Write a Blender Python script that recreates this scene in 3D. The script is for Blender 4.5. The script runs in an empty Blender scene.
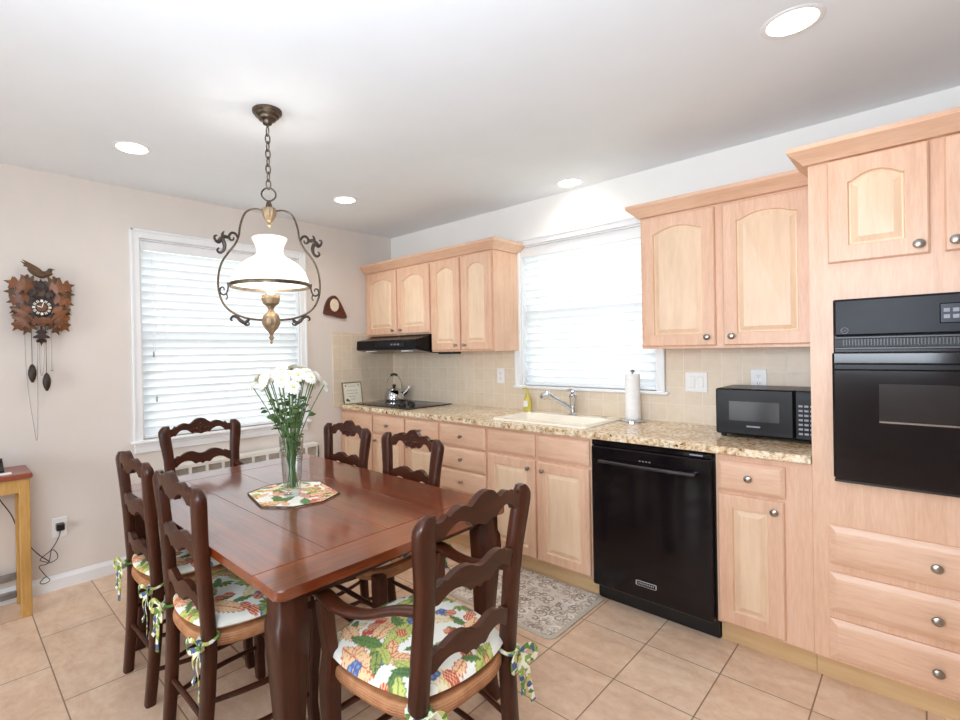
import bpy, bmesh, math, random
import numpy as np
from mathutils import Vector, Matrix
random.seed(7)
S = bpy.context.scene
COL = S.collection
PI = math.pi

# ------------------------------------------------------------------ camera
cam_d = bpy.data.cameras.new('camera')
cam = bpy.data.objects.new('camera', cam_d)
COL.objects.link(cam)
F_PX, YAW, PITCH, ROLL = 492.84, 0.7924, -0.0045, -0.0182
cam_d.sensor_fit = 'HORIZONTAL'
cam_d.sensor_width = 36.0
cam_d.lens = F_PX * 36.0 / 960.0
cam_d.shift_x = 55.35 / 960.0
cam_d.shift_y = -6.35 / 960.0
cam_d.clip_start = 0.02
fw = Vector((-math.sin(YAW) * math.cos(PITCH), math.cos(YAW) * math.cos(PITCH), math.sin(PITCH)))
rr = Vector((math.cos(YAW), math.sin(YAW), 0))
uu = rr.cross(fw)
r2 = rr * math.cos(ROLL) + uu * math.sin(ROLL)
u2 = uu * math.cos(ROLL) - rr * math.sin(ROLL)
cam.matrix_world = Matrix(((r2.x, u2.x, -fw.x, 3.6277), (r2.y, u2.y, -fw.y, -3.1438), (r2.z, u2.z, -fw.z, 1.3693), (0, 0, 0, 1)))
S.camera = cam

# ------------------------------------------------------------------ world, lights, exposure
S.view_settings.view_transform = 'Standard'
S.view_settings.look = 'None'
S.view_settings.gamma = 1.0
S.view_settings.use_curve_mapping = False
S.view_settings.exposure = -0.05
S.cycles.max_bounces = 10
S.cycles.diffuse_bounces = 6
S.cycles.transparent_max_bounces = 16
S.cycles.sample_clamp_indirect = 6.0
S.cycles.caustics_reflective = False
S.cycles.caustics_refractive = False
W = bpy.data.worlds.new('sky')
S.world = W
W.use_nodes = True
bg = W.node_tree.nodes['Background']
bg.inputs['Color'].default_value = (0.97, 0.985, 1.0, 1)
bg.inputs['Strength'].default_value = 4.8

def area_light(name, loc, target, sx, sy, power, color=(1, 1, 1), spread=PI):
    d = bpy.data.lights.new(name, 'AREA')
    d.shape = 'RECTANGLE'
    d.size, d.size_y, d.energy, d.color, d.spread = sx, sy, power, color, spread
    o = bpy.data.objects.new(name, d)
    COL.objects.link(o)
    o.location = loc
    o.rotation_euler = (Vector(target) - Vector(loc)).to_track_quat('-Z', 'Y').to_euler()
    return o
# daylight through the patio doorway behind the camera
area_light('patio_daylight', (1.85, -6.15, 1.1), (2.6, -3.0, 1.9), 1.4, 1.9, 40, (0.88, 0.97, 1.10))
# added upward fill light, unseen behind the camera, standing in for a bounced flash
area_light('ceiling_fill', (3.35, -3.45, 1.62), (2.75, -2.0, 2.469), 0.9, 0.9, 58, (0.86, 0.97, 1.10))

# ------------------------------------------------------------------ colour and material helpers
def lin(c):
    r = []
    for v in c[:3]:
        v = v / 255.0
        r.append(v / 12.92 if v <= 0.04045 else ((v + 0.055) / 1.055) ** 2.4)
    return (r[0], r[1], r[2], 1.0)

MATS = {}
def new_mat(name):
    m = bpy.data.materials.new(name)
    m.use_nodes = True
    MATS[name] = m
    nt = m.node_tree
    return m, nt, nt.nodes['Principled BSDF']

def coords(nt, scale=(1, 1, 1), loc=(0, 0, 0), rot=(0, 0, 0)):
    tc = nt.nodes.new('ShaderNodeTexCoord')
    mp = nt.nodes.new('ShaderNodeMapping')
    mp.inputs['Scale'].default_value = scale
    mp.inputs['Location'].default_value = loc
    mp.inputs['Rotation'].default_value = rot
    nt.links.new(tc.outputs['Object'], mp.inputs['Vector'])
    return mp.outputs['Vector']

def noise(nt, vec, scale, detail=4, rough=0.55, dist=0.0):
    n = nt.nodes.new('ShaderNodeTexNoise')
    n.inputs['Scale'].default_value = scale
    n.inputs['Detail'].default_value = detail
    n.inputs['Roughness'].default_value = rough
    n.inputs['Distortion'].default_value = dist
    nt.links.new(vec, n.inputs['Vector'])
    return n.outputs['Fac']

def ramp(nt, fac, stops, interp='LINEAR'):
    r = nt.nodes.new('ShaderNodeValToRGB')
    cr = r.color_ramp
    cr.interpolation = interp
    while len(cr.elements) < len(stops):
        cr.elements.new(0.5)
    for e, (p, c) in zip(cr.elements, stops):
        e.position = p
        e.color = lin(c)
    nt.links.new(fac, r.inputs['Fac'])
    return r.outputs['Color']

def mixc(nt, fac, a, b):
    m = nt.nodes.new('ShaderNodeMix')
    m.data_type = 'RGBA'
    for sock, v in ((m.inputs[0], fac), (m.inputs[6], a), (m.inputs[7], b)):
        if isinstance(v, (int, float)):
            sock.default_value = v
        elif isinstance(v, tuple):
            sock.default_value = lin(v)
        else:
            nt.links.new(v, sock)
    return m.outputs[2]

def bump(nt, bsdf, fac, strength, dist=0.002):
    b = nt.nodes.new('ShaderNodeBump')
    b.inputs['Strength'].default_value = strength
    b.inputs['Distance'].default_value = dist
    nt.links.new(fac, b.inputs['Height'])
    nt.links.new(b.outputs['Normal'], bsdf.inputs['Normal'])

def plain(name, c1, c2=None, rough=0.5, metal=0.0, scale=30, bumpv=0.0, spec=None, coat=0.0, stretch=(1, 1, 1), detail=4):
    m, nt, b = new_mat(name)
    if c2 is None:
        c2 = tuple(max(0, v * 0.95) for v in c1)
    f = noise(nt, coords(nt, stretch), scale, detail)
    nt.links.new(ramp(nt, f, [(0.35, c1), (0.7, c2)]), b.inputs['Base Color'])
    b.inputs['Roughness'].default_value = rough
    b.inputs['Metallic'].default_value = metal
    if spec is not None:
        b.inputs['Specular IOR Level'].default_value = spec
    if coat:
        b.inputs['Coat Weight'].default_value = coat
        b.inputs['Coat Roughness'].default_value = 0.08
    if bumpv:
        bump(nt, b, f, bumpv)
    return m

def wood(name, c1, c2, c3, stretch, scale=3.0, rough=0.35, coat=0.0, bumpv=0.04, fig=0.35, coat_ior=1.5):
    m, nt, b = new_mat(name)
    v = coords(nt, stretch)
    f1 = noise(nt, v, scale, 6, 0.6, 0.6)
    f2 = noise(nt, v, scale * 6, 3, 0.6)
    f3 = noise(nt, coords(nt), 2.3, 2)
    base = ramp(nt, f1, [(0.3, c1), (0.5, c2), (0.72, c3)])
    fine = ramp(nt, f2, [(0.35, c3), (0.65, c1)])
    c = mixc(nt, fig, base, fine)
    big = ramp(nt, f3, [(0.35, c1), (0.65, c3)])
    c = mixc(nt, 0.25, c, big)
    nt.links.new(c, b.inputs['Base Color'])
    b.inputs['Roughness'].default_value = rough
    if coat:
        b.inputs['Coat Weight'].default_value = coat
        b.inputs['Coat Roughness'].default_value = 0.10
        b.inputs['Coat IOR'].default_value = coat_ior
        b.inputs['Specular IOR Level'].default_value = 0.3
    if bumpv:
        bump(nt, b, f2, bumpv)
    return m

def emit(name, c, strength):
    m, nt, b = new_mat(name)
    b.inputs['Base Color'].default_value = lin(c)
    b.inputs['Emission Color'].default_value = lin(c)
    b.inputs['Emission Strength'].default_value = strength
    return m

# --- the room's surfaces
plain('wall_paint', (222, 214, 207), (219, 211, 203), rough=0.85, scale=3)
plain('wall_paint_kitchen', (240, 239, 235), (237, 236, 232), rough=0.85, scale=3)
plain('ceiling_paint', (233, 239, 244), (230, 236, 241), rough=0.9, scale=3)
plain('white_trim', (238, 240, 241), (234, 236, 238), rough=0.35, scale=8)
plain('white_plastic', (240, 240, 238), (236, 236, 234), rough=0.35, scale=8)

def floor_mat():
    m, nt, b = new_mat('floor_tile')
    def brick(loc, w_, h_, off):
        br = nt.nodes.new('ShaderNodeTexBrick')
        br.offset = off
        br.offset_frequency = 2
        br.squash = 1.0
        for k, v_ in (('Scale', 1.0), ('Brick Width', w_), ('Row Height', h_), ('Mortar Size', 0.0028), ('Mortar Smooth', 0.25), ('Bias', 0.0)):
            br.inputs[k].default_value = v_
        br.inputs['Color1'].default_value = lin((238, 209, 181))
        br.inputs['Color2'].default_value = lin((226, 192, 161))
        br.inputs['Mortar'].default_value = lin((160, 133, 108))
        nt.links.new(coords(nt, loc=loc), br.inputs['Vector'])
        return br
    square = brick((-3.015 + 0.303 * 20, 0.842 + 0.335 * 20, 0), 0.303, 0.335, 0.0)
    oblong = brick((-0.89 + 0.625 * 10, 2.81 + 0.312 * 20, 0), 0.625, 0.312, 0.5)
    sp = nt.nodes.new('ShaderNodeSeparateXYZ')
    tc = nt.nodes.new('ShaderNodeTexCoord')
    nt.links.new(tc.outputs['Object'], sp.inputs[0])
    lt = nt.nodes.new('ShaderNodeMath')
    lt.operation = 'LESS_THAN'
    lt.inputs[1].default_value = -2.185
    nt.links.new(sp.outputs[1], lt.inputs[0])
    bc = mixc(nt, lt.outputs[0], square.outputs['Color'], oblong.outputs['Color'])
    fm = nt.nodes.new('ShaderNodeMix')
    nt.links.new(lt.outputs[0], fm.inputs[0])
    nt.links.new(square.outputs['Fac'], fm.inputs[2])
    nt.links.new(oblong.outputs['Fac'], fm.inputs[3])
    grout = fm.outputs[0]
    n1 = noise(nt, coords(nt, (1, 1.9, 1), rot=(0, 0, 0.5)), 3.6, 8, 0.68, 1.0)
    n2 = noise(nt, coords(nt), 24, 6, 0.7)
    mot = ramp(nt, n1, [(0.3, (186, 146, 114)), (0.46, (222, 185, 152)), (0.58, (236, 207, 179)), (0.74, (246, 228, 206))])
    c = mixc(nt, 0.62, bc, mot)
    spk = ramp(nt, n2, [(0.32, (182, 146, 120)), (0.65, (230, 208, 188))])
    c = mixc(nt, 0.28, c, spk)
    c = mixc(nt, grout, c, (150, 122, 98))
    nt.links.new(c, b.inputs['Base Color'])
    b.inputs['Roughness'].default_value = 0.32
    inv = nt.nodes.new('ShaderNodeMath')
    inv.operation = 'SUBTRACT'
    inv.inputs[0].default_value = 1.0
    nt.links.new(grout, inv.inputs[1])
    bump(nt, b, inv.outputs[0], 0.6, 0.003)
floor_mat()

def splash_mat(name, axis):
    m, nt, b = new_mat(name)
    tc = nt.nodes.new('ShaderNodeTexCoord')
    sp = nt.nodes.new('ShaderNodeSeparateXYZ')
    cb = nt.nodes.new('ShaderNodeCombineXYZ')
    nt.links.new(tc.outputs['Object'], sp.inputs[0])
    nt.links.new(sp.outputs[axis], cb.inputs[0])
    nt.links.new(sp.outputs[2], cb.inputs[1])
    mp = nt.nodes.new('ShaderNodeMapping')
    mp.inputs['Location'].default_value = (-0.026 if axis == 0 else 0.0, -0.0258, 0)
    nt.links.new(cb.outputs[0], mp.inputs['Vector'])
    br = nt.nodes.new('ShaderNodeTexBrick')
    br.offset = 0.0
    br.inputs['Scale'].default_value = 1.0
    br.inputs['Brick Width'].default_value = 0.1
    br.inputs['Row Height'].default_value = 0.1
    br.inputs['Mortar Size'].default_value = 0.0022
    br.inputs['Mortar Smooth'].default_value = 0.2
    br.inputs['Color1'].default_value = lin((228, 213, 191))
    br.inputs['Color2'].default_value = lin((221, 204, 181))
    br.inputs['Mortar'].default_value = lin((240, 232, 216))
    nt.links.new(mp.outputs[0], br.inputs['Vector'])
    n1 = noise(nt, coords(nt), 22, 5, 0.6)
    c = mixc(nt, 0.3, br.outputs['Color'], ramp(nt, n1, [(0.3, (212, 193, 168)), (0.7, (234, 221, 200))]))
    nt.links.new(c, b.inputs['Base Color'])
    b.inputs['Roughness'].default_value = 0.4
    inv = nt.nodes.new('ShaderNodeMath')
    inv.operation = 'SUBTRACT'
    inv.inputs[0].default_value = 1.0
    nt.links.new(br.outputs['Fac'], inv.inputs[1])
    bump(nt, b, inv.outputs[0], 0.5, 0.002)
splash_mat('splash_tile', 0)
splash_mat('splash_tile_side', 1)

def granite():
    m, nt, b = new_mat('granite')
    v = coords(nt)
    n1 = noise(nt, v, 9, 6, 0.7, 0.6)
    n2 = noise(nt, v, 46, 5, 0.7)
    vo = nt.nodes.new('ShaderNodeTexVoronoi')
    vo.inputs['Scale'].default_value = 95
    nt.links.new(v, vo.inputs['Vector'])
    base = ramp(nt, n1, [(0.3, (140, 100, 62)), (0.43, (206, 168, 118)), (0.56, (232, 212, 178)), (0.72, (246, 238, 222))])
    fl = ramp(nt, n2, [(0.36, (48, 34, 28)), (0.42, (150, 112, 74)), (0.49, (228, 204, 166)), (0.64, (250, 245, 234))])
    c = mixc(nt, 0.55, base, fl)
    sp = ramp(nt, vo.outputs['Color'], [(0.0, (0, 0, 0)), (0.13, (0, 0, 0)), (0.16, (255, 255, 255))], 'CONSTANT')
    n3 = noise(nt, v, 15, 3)
    gate = ramp(nt, n3, [(0.46, (255, 255, 255)), (0.6, (0, 0, 0))])
    mx = mixc(nt, gate, sp, (255, 255, 255))
    c = mixc(nt, mx, (56, 38, 30), c)
    nt.links.new(c, b.inputs['Base Color'])
    b.inputs['Roughness'].default_value = 0.14
granite()

# --- woods
MP1, MP2, MP3 = (232, 196, 169), (223, 182, 152), (203, 157, 126)
wood('maple_upright', MP1, MP2, MP3, (9, 9, 0.9), 3.0, 0.38)
wood('maple_across', MP1, MP2, MP3, (0.9, 9, 9), 3.0, 0.38)
wood('maple_panel', (238, 211, 182), (230, 200, 169), (216, 182, 150), (7, 7, 0.7), 2.4, 0.38, fig=0.3)
plain('toe_maple', (216, 184, 138), (206, 172, 126), rough=0.5, scale=6, stretch=(0.5, 8, 8))
wood('walnut', (82, 38, 19), (60, 27, 13), (36, 17, 9), (8, 8, 0.9), 3.5, 0.36, coat=0.12, bumpv=0.05)
wood('walnut_across', (82, 38, 19), (60, 27, 13), (36, 17, 9), (0.9, 8, 8), 3.5, 0.36, coat=0.12, bumpv=0.05)
wood('table_wood', (140, 62, 18), (110, 44, 13), (74, 29, 9), (0.6, 9, 9), 2.4, 0.30, coat=1.0, coat_ior=1.75, bumpv=0.02, fig=0.45)
wood('table_wood_end', (140, 62, 18), (110, 44, 13), (74, 29, 9), (9, 0.6, 9), 2.4, 0.30, coat=1.0, coat_ior=1.75, bumpv=0.02, fig=0.45)
plain('table_seam', (40, 21, 14), (32, 17, 12), rough=0.6)
wood('oak', (212, 170, 102), (196, 150, 82), (168, 122, 62), (7, 7, 0.8), 3.0, 0.4)
wood('redwood_top', (158, 88, 66), (140, 72, 54), (116, 56, 42), (7, 0.8, 7), 3.0, 0.3, coat=0.3)
wood('carved_wood', (150, 96, 54), (112, 66, 36), (66, 36, 22), (1.5, 1.5, 3), 9.0, 0.4, bumpv=0.15)
plain('carved_dark', (58, 38, 28), (40, 26, 20), rough=0.45, scale=20, bumpv=0.2)
plain('carved_mid', (104, 74, 44), (74, 52, 32), rough=0.5, scale=26, bumpv=0.2)
wood('plaque_wood', (120, 58, 40), (84, 38, 27), (46, 22, 17), (2, 2, 5), 9.0, 0.3, coat=0.3)

def rush():
    m, nt, b = new_mat('rush')
    v = coords(nt, (1, 1, 1))
    w = nt.nodes.new('ShaderNodeTexWave')
    w.wave_type = 'BANDS'
    w.bands_direction = 'Z'
    w.inputs['Scale'].default_value = 45
    w.inputs['Distortion'].default_value = 1.2
    w.inputs['Detail'].default_value = 2
    nt.links.new(v, w.inputs['Vector'])
    n = noise(nt, v, 25, 4)
    c = mixc(nt, 0.7, ramp(nt, w.outputs['Fac'], [(0.1, (146, 92, 58)), (0.7, (196, 140, 96))]),
             ramp(nt, n, [(0.3, (158, 102, 66)), (0.7, (202, 148, 104))]))
    nt.links.new(c, b.inputs['Base Color'])
    b.inputs['Roughness'].default_value = 0.65
    bump(nt, b, w.outputs['Fac'], 0.5, 0.003)
rush()

def attr_mat(name, rough=0.85, bumpscale=500, bs=0.1):
    m, nt, b = new_mat(name)
    a = nt.nodes.new('ShaderNodeAttribute')
    a.attribute_name = 'pattern'
    n = noise(nt, coords(nt), bumpscale, 2)
    c = mixc(nt, 0.06, a.outputs['Color'], ramp(nt, n, [(0.4, (120, 110, 90)), (0.6, (255, 250, 240))]))
    nt.links.new(c, b.inputs['Base Color'])
    b.inputs['Roughness'].default_value = rough
    bump(nt, b, n, bs, 0.001)
attr_mat('floral_fabric')
attr_mat('placemat_fabric')

def tie_mat():
    m, nt, b = new_mat('tie_fabric')
    vo = nt.nodes.new('ShaderNodeTexVoronoi')
    vo.inputs['Scale'].default_value = 60
    nt.links.new(coords(nt), vo.inputs['Vector'])
    c = ramp(nt, vo.outputs['Color'], [(0.0, (96, 134, 60)), (0.28, (232, 230, 205)), (0.42, (140, 168, 82)), (0.55, (238, 234, 214)), (0.66, (78, 92, 140)), (0.72, (206, 200, 120)), (0.85, (92, 128, 66))], 'CONSTANT')
    nt.links.new(c, b.inputs['Base Color'])
    b.inputs['Roughness'].default_value = 0.85
tie_mat()

attr_mat('rug_pattern', 0.9, 300, 0.4)
plain('rug_border', (204, 193, 178), (190, 178, 162), rough=0.9, scale=120)

# --- metals, plastics, glass
plain('nickel', (170, 164, 156), (150, 145, 138), rough=0.28, metal=1.0, scale=20)
plain('chrome', (215, 217, 220), (205, 207, 210), rough=0.07, metal=1.0, scale=10)
plain('antique_brass', (112, 98, 84), (76, 67, 60), rough=0.38, metal=0.9, scale=40, bumpv=0.1)
plain('bright_brass', (172, 150, 120), (128, 110, 88), rough=0.45, metal=0.7, scale=30)
plain('dark_iron', (72, 62, 56), (52, 46, 43), rough=0.45, metal=0.7, scale=40)
plain('grey_steel', (150, 150, 150), (128, 128, 130), rough=0.35, metal=0.7, scale=15)
plain('black_gloss', (22, 17, 19), (17, 13, 15), rough=0.11, scale=6, spec=0.35)
plain('black_enamel', (20, 17, 19), (15, 13, 15), spec=0.15, rough=0.2, scale=6)
plain('black_satin', (32, 33, 38), (27, 28, 32), spec=0.12, rough=0.3, scale=10)
plain('dark_steel', (96, 92, 96), (80, 77, 80), rough=0.22, metal=0.8, scale=10)
plain('black_plastic', (24, 23, 24), (18, 17, 18), rough=0.35, scale=10)
plain('vent_dark', (10, 10, 11), (8, 8, 9), rough=0.5)
plain('display_glass', (18, 21, 36), (14, 17, 30), rough=0.25, spec=0.2)
plain('window_dark_glass', (48, 43, 42), (40, 36, 35), spec=0.3, rough=0.14, scale=5)
plain('key_print', (150, 154, 164), (130, 134, 145), rough=0.5)
plain('sink_enamel', (244, 236, 220), (240, 231, 214), rough=0.15, scale=5)
plain('paper', (246, 246, 244), (238, 238, 236), rough=0.9, scale=60, bumpv=0.1)
plain('ivory_card', (240, 236, 220), (234, 229, 212), rough=0.7, scale=10)
plain('ink', (60, 58, 52), (48, 46, 42), rough=0.7)
plain('leaf_print', (60, 92, 50), (46, 76, 42), rough=0.7)
plain('rose_print', (196, 112, 104), (178, 92, 88), rough=0.7)
plain('frame_gold', (150, 136, 96), (120, 106, 72), rough=0.4, metal=0.4)
plain('radiator_enamel', (232, 230, 224), (226, 224, 217), rough=0.4)
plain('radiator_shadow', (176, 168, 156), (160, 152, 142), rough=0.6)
plain('petal', (250, 249, 240), (240, 238, 220), rough=0.6, scale=50)
plain('flower_eye', (220, 220, 160), (196, 202, 124), rough=0.7, scale=200, bumpv=0.3)
plain('stem_green', (96, 122, 66), (66, 92, 48), rough=0.55, scale=40)
plain('leaf_green', (74, 102, 52), (46, 74, 36), rough=0.5, scale=40)
plain('stone_oval', (238, 226, 206), (222, 206, 182), rough=0.4, scale=40)
plain('clock_white', (244, 240, 226), (236, 230, 214), rough=0.5)
plain('soap_cap', (240, 238, 232), (230, 228, 220), rough=0.4)
plain('lawn_grass', (150, 156, 138), (132, 140, 120), rough=0.9, scale=4)

def glass(name, color, rough=0.0, ior=1.45, trans=1.0):
    m, nt, b = new_mat(name)
    f = noise(nt, coords(nt), 6, 2)
    c2 = tuple(v * 0.985 for v in color)
    nt.links.new(ramp(nt, f, [(0.3, color), (0.7, c2)]), b.inputs['Base Color'])
    b.inputs['Transmission Weight'].default_value = trans
    b.inputs['Roughness'].default_value = rough
    b.inputs['IOR'].default_value = ior
    return m
glass('soap_liquid', (240, 228, 110), 0.08, 1.3, 0.35)

def pane_glass(name='pane_glass', refl=None):
    m, nt, b = new_mat(name)
    nt.nodes.remove(b)
    out = nt.nodes['Material Output']
    t = nt.nodes.new('ShaderNodeBsdfTransparent')
    g = nt.nodes.new('ShaderNodeBsdfGlossy')
    g.inputs['Roughness'].default_value = 0.02
    f = noise(nt, coords(nt), 2, 1)
    nt.links.new(ramp(nt, f, [(0.3, (250, 253, 252)), (0.7, (246, 250, 249))]), t.inputs['Color'])
    mx = nt.nodes.new('ShaderNodeMixShader')
    mx.inputs[0].default_value = 0.05
    if refl:
        lw_ = nt.nodes.new('ShaderNodeLayerWeight')
        lw_.inputs['Blend'].default_value = refl
        nt.links.new(lw_.outputs['Facing'], mx.inputs[0])
    nt.links.new(t.outputs[0], mx.inputs[1])
    nt.links.new(g.outputs[0], mx.inputs[2])
    nt.links.new(mx.outputs[0], out.inputs['Surface'])
pane_glass()
pane_glass('vase_glass', 0.22)

def translucent(name, c, amount):
    m, nt, b = new_mat(name)
    out = nt.nodes['Material Output']
    f = noise(nt, coords(nt), 12, 2)
    col = ramp(nt, f, [(0.3, c), (0.7, tuple(v * 0.985 for v in c))])
    nt.links.new(col, b.inputs['Base Color'])
    b.inputs['Roughness'].default_value = 0.4
    t = nt.nodes.new('ShaderNodeBsdfTranslucent')
    nt.links.new(col, t.inputs['Color'])
    mx = nt.nodes.new('ShaderNodeMixShader')
    mx.inputs[0].default_value = amount
    nt.links.new(b.outputs[0], mx.inputs[1])
    nt.links.new(t.outputs[0], mx.inputs[2])
    nt.links.new(mx.outputs[0], out.inputs['Surface'])
translucent('blind_slat', (248, 250, 252), 0.42)
translucent('milk_glass', (252, 250, 244), 0.6)
emit('lamp_lens', (255, 252, 244), 6.0)
emit('bulb_glow', (255, 244, 222), 14.0)

# ------------------------------------------------------------------ mesh helpers
class MB:
    def __init__(s):
        s.bm = bmesh.new()
        s.mi = 0
    def face(s, vs):
        try:
            f = s.bm.faces.new(vs)
            f.material_index = s.mi
            return f
        except ValueError:
            return None
    def box(s, x0, x1, y0, y1, z0, z1, bev=0.0, seg=1, mtx=None):
        if x0 > x1: x0, x1 = x1, x0
        if y0 > y1: y0, y1 = y1, y0
        if z0 > z1: z0, z1 = z1, z0
        v = [s.bm.verts.new((x, y, z)) for z in (z0, z1) for y in (y0, y1) for x in (x0, x1)]
        fs = []
        for q in ((0, 2, 3, 1), (4, 5, 7, 6), (0, 1, 5, 4), (2, 6, 7, 3), (0, 4, 6, 2), (1, 3, 7, 5)):
            fs.append(s.face([v[i] for i in q]))
        vs = v
        if bev > 0:
            seg = 1
            es = list({e for f in fs for e in f.edges})
            r = bmesh.ops.bevel(s.bm, geom=es, offset=bev, segments=seg, profile=0.5, affect='EDGES')
            for f in r['faces']:
                f.material_index = s.mi
            vs = list({w for f in r['faces'] for w in f.verts} | {w for w in v if w.is_valid})
        if mtx is not None:
            bmesh.ops.transform(s.bm, matrix=mtx, verts=[w for w in vs if w.is_valid])
        return s
    def loft(s, rings, cap0=True, cap1=True, closed=True):
        rs = [[s.bm.verts.new(p) for p in r] for r in rings]
        n = len(rs[0])
        for a, b in zip(rs[:-1], rs[1:]):
            for i in range(n if closed else n - 1):
                j = (i + 1) % n
                s.face([a[i], a[j], b[j], b[i]])
        if cap0: s.face(list(reversed(rs[0])))
        if cap1: s.face(rs[-1])
        return s
    def lathe(s, prof, c=(0, 0, 0), seg=24, axis='Z', sy=1.0, cap0=True, cap1=True, mod=None):
        rings = []
        for r, z in prof:
            r = max(r, 1e-4)
            ring = []
            for i in range(seg):
                a = 2 * PI * i / seg
                k = mod(a, z) if mod else 1.0
                x, y = r * k * math.cos(a), r * k * math.sin(a) * sy
                if axis == 'Z': p = (c[0] + x, c[1] + y, c[2] + z)
                elif axis == 'Y': p = (c[0] + x, c[1] + z, c[2] + y)
                else: p = (c[0] + z, c[1] + x, c[2] + y)
                ring.append(p)
            rings.append(ring)
        return s.loft(rings, cap0, cap1)
    def tube(s, pts, r, seg=8, closed=False, flat=1.0, smooth=0):
        pts = [Vector(p) for p in pts]
        rad = list(r) if isinstance(r, (list, tuple)) else [r] * len(pts)
        if smooth:
            pts, rad = catmull(pts, rad, smooth, closed)
        n = len(pts)
        tang = []
        for i in range(n):
            if closed: t = pts[(i + 1) % n] - pts[i - 1]
            else: t = pts[min(i + 1, n - 1)] - pts[max(i - 1, 0)]
            tang.append(t.normalized() if t.length > 1e-9 else Vector((0, 0, 1)))
        t0 = tang[0]
        up = Vector((0, 0, 1)) if abs(t0.z) < 0.9 else Vector((1, 0, 0))
        nrm = (up - t0 * up.dot(t0)).normalized()
        rings = []
        for i in range(n):
            t = tang[i]
            nrm = (nrm - t * nrm.dot(t))
            nrm = nrm.normalized() if nrm.length > 1e-6 else t.orthogonal().normalized()
            bn = t.cross(nrm)
            rings.append([pts[i] + (nrm * math.cos(2 * PI * k / seg) + bn * math.sin(2 * PI * k / seg) * flat) * rad[i] for k in range(seg)])
        if closed:
            rings.append(rings[0])
            rs = [[s.bm.verts.new(p) for p in q] for q in rings[:-1]]
            m = len(rs)
            for i in range(m):
                a, b = rs[i], rs[(i + 1) % m]
                for k in range(seg):
                    j = (k + 1) % seg
                    s.face([a[k], a[j], b[j], b[k]])
            return s
        return s.loft(rings)
    def prism(s, outline, f, d0, d1):
        """outline of 2D points extruded between depths d0 and d1; f(a, b, d) -> 3D point"""
        A = [s.bm.verts.new(f(a, b, d0)) for a, b in outline]
        B = [s.bm.verts.new(f(a, b, d1)) for a, b in outline]
        n = len(A)
        s.face(list(reversed(A)))
        s.face(B)
        for i in range(n):
            j = (i + 1) % n
            s.face([A[i], A[j], B[j], B[i]])
        return s
    def strip(s, top, bot, f, d0, d1):
        """closed band between two polylines with equal counts, with thickness"""
        n = len(top)
        V = [[s.bm.verts.new(f(a, b, d)) for a, b in pl] for d in (d0, d1) for pl in (top, bot)]
        t0, b0, t1, b1 = V
        for i in range(n - 1):
            s.face([t0[i], t0[i + 1], b0[i + 1], b0[i]])
            s.face([t1[i], b1[i], b1[i + 1], t1[i + 1]])
            s.face([t0[i], t1[i], t1[i + 1], t0[i + 1]])
            s.face([b0[i], b0[i + 1], b1[i + 1], b1[i]])
        s.face([t0[0], b0[0], b1[0], t1[0]])
        s.face([t0[-1], t1[-1], b1[-1], b0[-1]])
        return s
    def xform(s, mtx):
        bmesh.ops.transform(s.bm, matrix=mtx, verts=s.bm.verts[:])
        return s
    def build(s, name, mats, parent=None, smooth=28, label=None):
        bmesh.ops.recalc_face_normals(s.bm, faces=s.bm.faces[:])
        me = bpy.data.meshes.new(name)
        s.bm.to_mesh(me)
        s.bm.free()
        if isinstance(mats, str): mats = [mats]
        for m in mats: me.materials.append(MATS[m])
        if smooth:
            me.polygons.foreach_set('use_smooth', [True] * len(me.polygons))
            me.set_sharp_from_angle(angle=math.radians(smooth))
        o = bpy.data.objects.new(name, me)
        COL.objects.link(o)
        if parent is not None: o.parent = parent
        if label: o['label'] = label
        return o

def catmull(pts, rad, sub, closed=False):
    n = len(pts)
    P, Rr = [], []
    rng = n if closed else n - 1
    for i in range(rng):
        if closed: p = [pts[(i + k) % n] for k in (-1, 0, 1, 2)]
        else: p = [pts[max(0, min(n - 1, i + k))] for k in (-1, 0, 1, 2)]
        ra, rb = rad[i], rad[(i + 1) % n]
        for j in range(sub):
            t = j / sub
            q = 0.5 * ((2 * p[1]) + (p[2] - p[0]) * t + (2 * p[0] - 5 * p[1] + 4 * p[2] - p[3]) * t * t + (3 * p[1] - p[0] - 3 * p[2] + p[3]) * t ** 3)
            P.append(q)
            Rr.append(ra + (rb - ra) * t)
    if not closed:
        P.append(pts[-1]); Rr.append(rad[-1])
    return P, Rr

def curve2(pts, sub=6):
    p, _ = catmull([Vector((a, b, 0)) for a, b in pts], [0] * len(pts), sub)
    return [(q.x, q.y) for q in p]

def thing(name, label, cat, loc=(0, 0, 0), rotz=0.0, group=None):
    o = bpy.data.objects.new(name, None)
    o.empty_display_size = 0.05
    COL.objects.link(o)
    o.location = loc
    o.rotation_euler = (0, 0, rotz)
    o['label'] = label
    o['category'] = cat
    if group: o['group'] = group
    return o

def tag(o, label, cat, group=None, kind=None):
    o['label'] = label
    o['category'] = cat
    if group: o['group'] = group
    if kind: o['kind'] = kind
    return o

def struct(o, label, cat):
    return tag(o, label, cat, kind='structure')

def dup(root, loc, rotz, label, group=None):
    def cp(o, parent):
        c = o.copy()
        COL.objects.link(c)
        if parent is not None: c.parent = parent
        for ch in list(o.children): cp(ch, c)
        return c
    r = cp(root, None)
    r.location = loc
    r.rotation_euler = (0, 0, rotz)
    r['label'] = label
    if group: r['group'] = group
    return r

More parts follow.
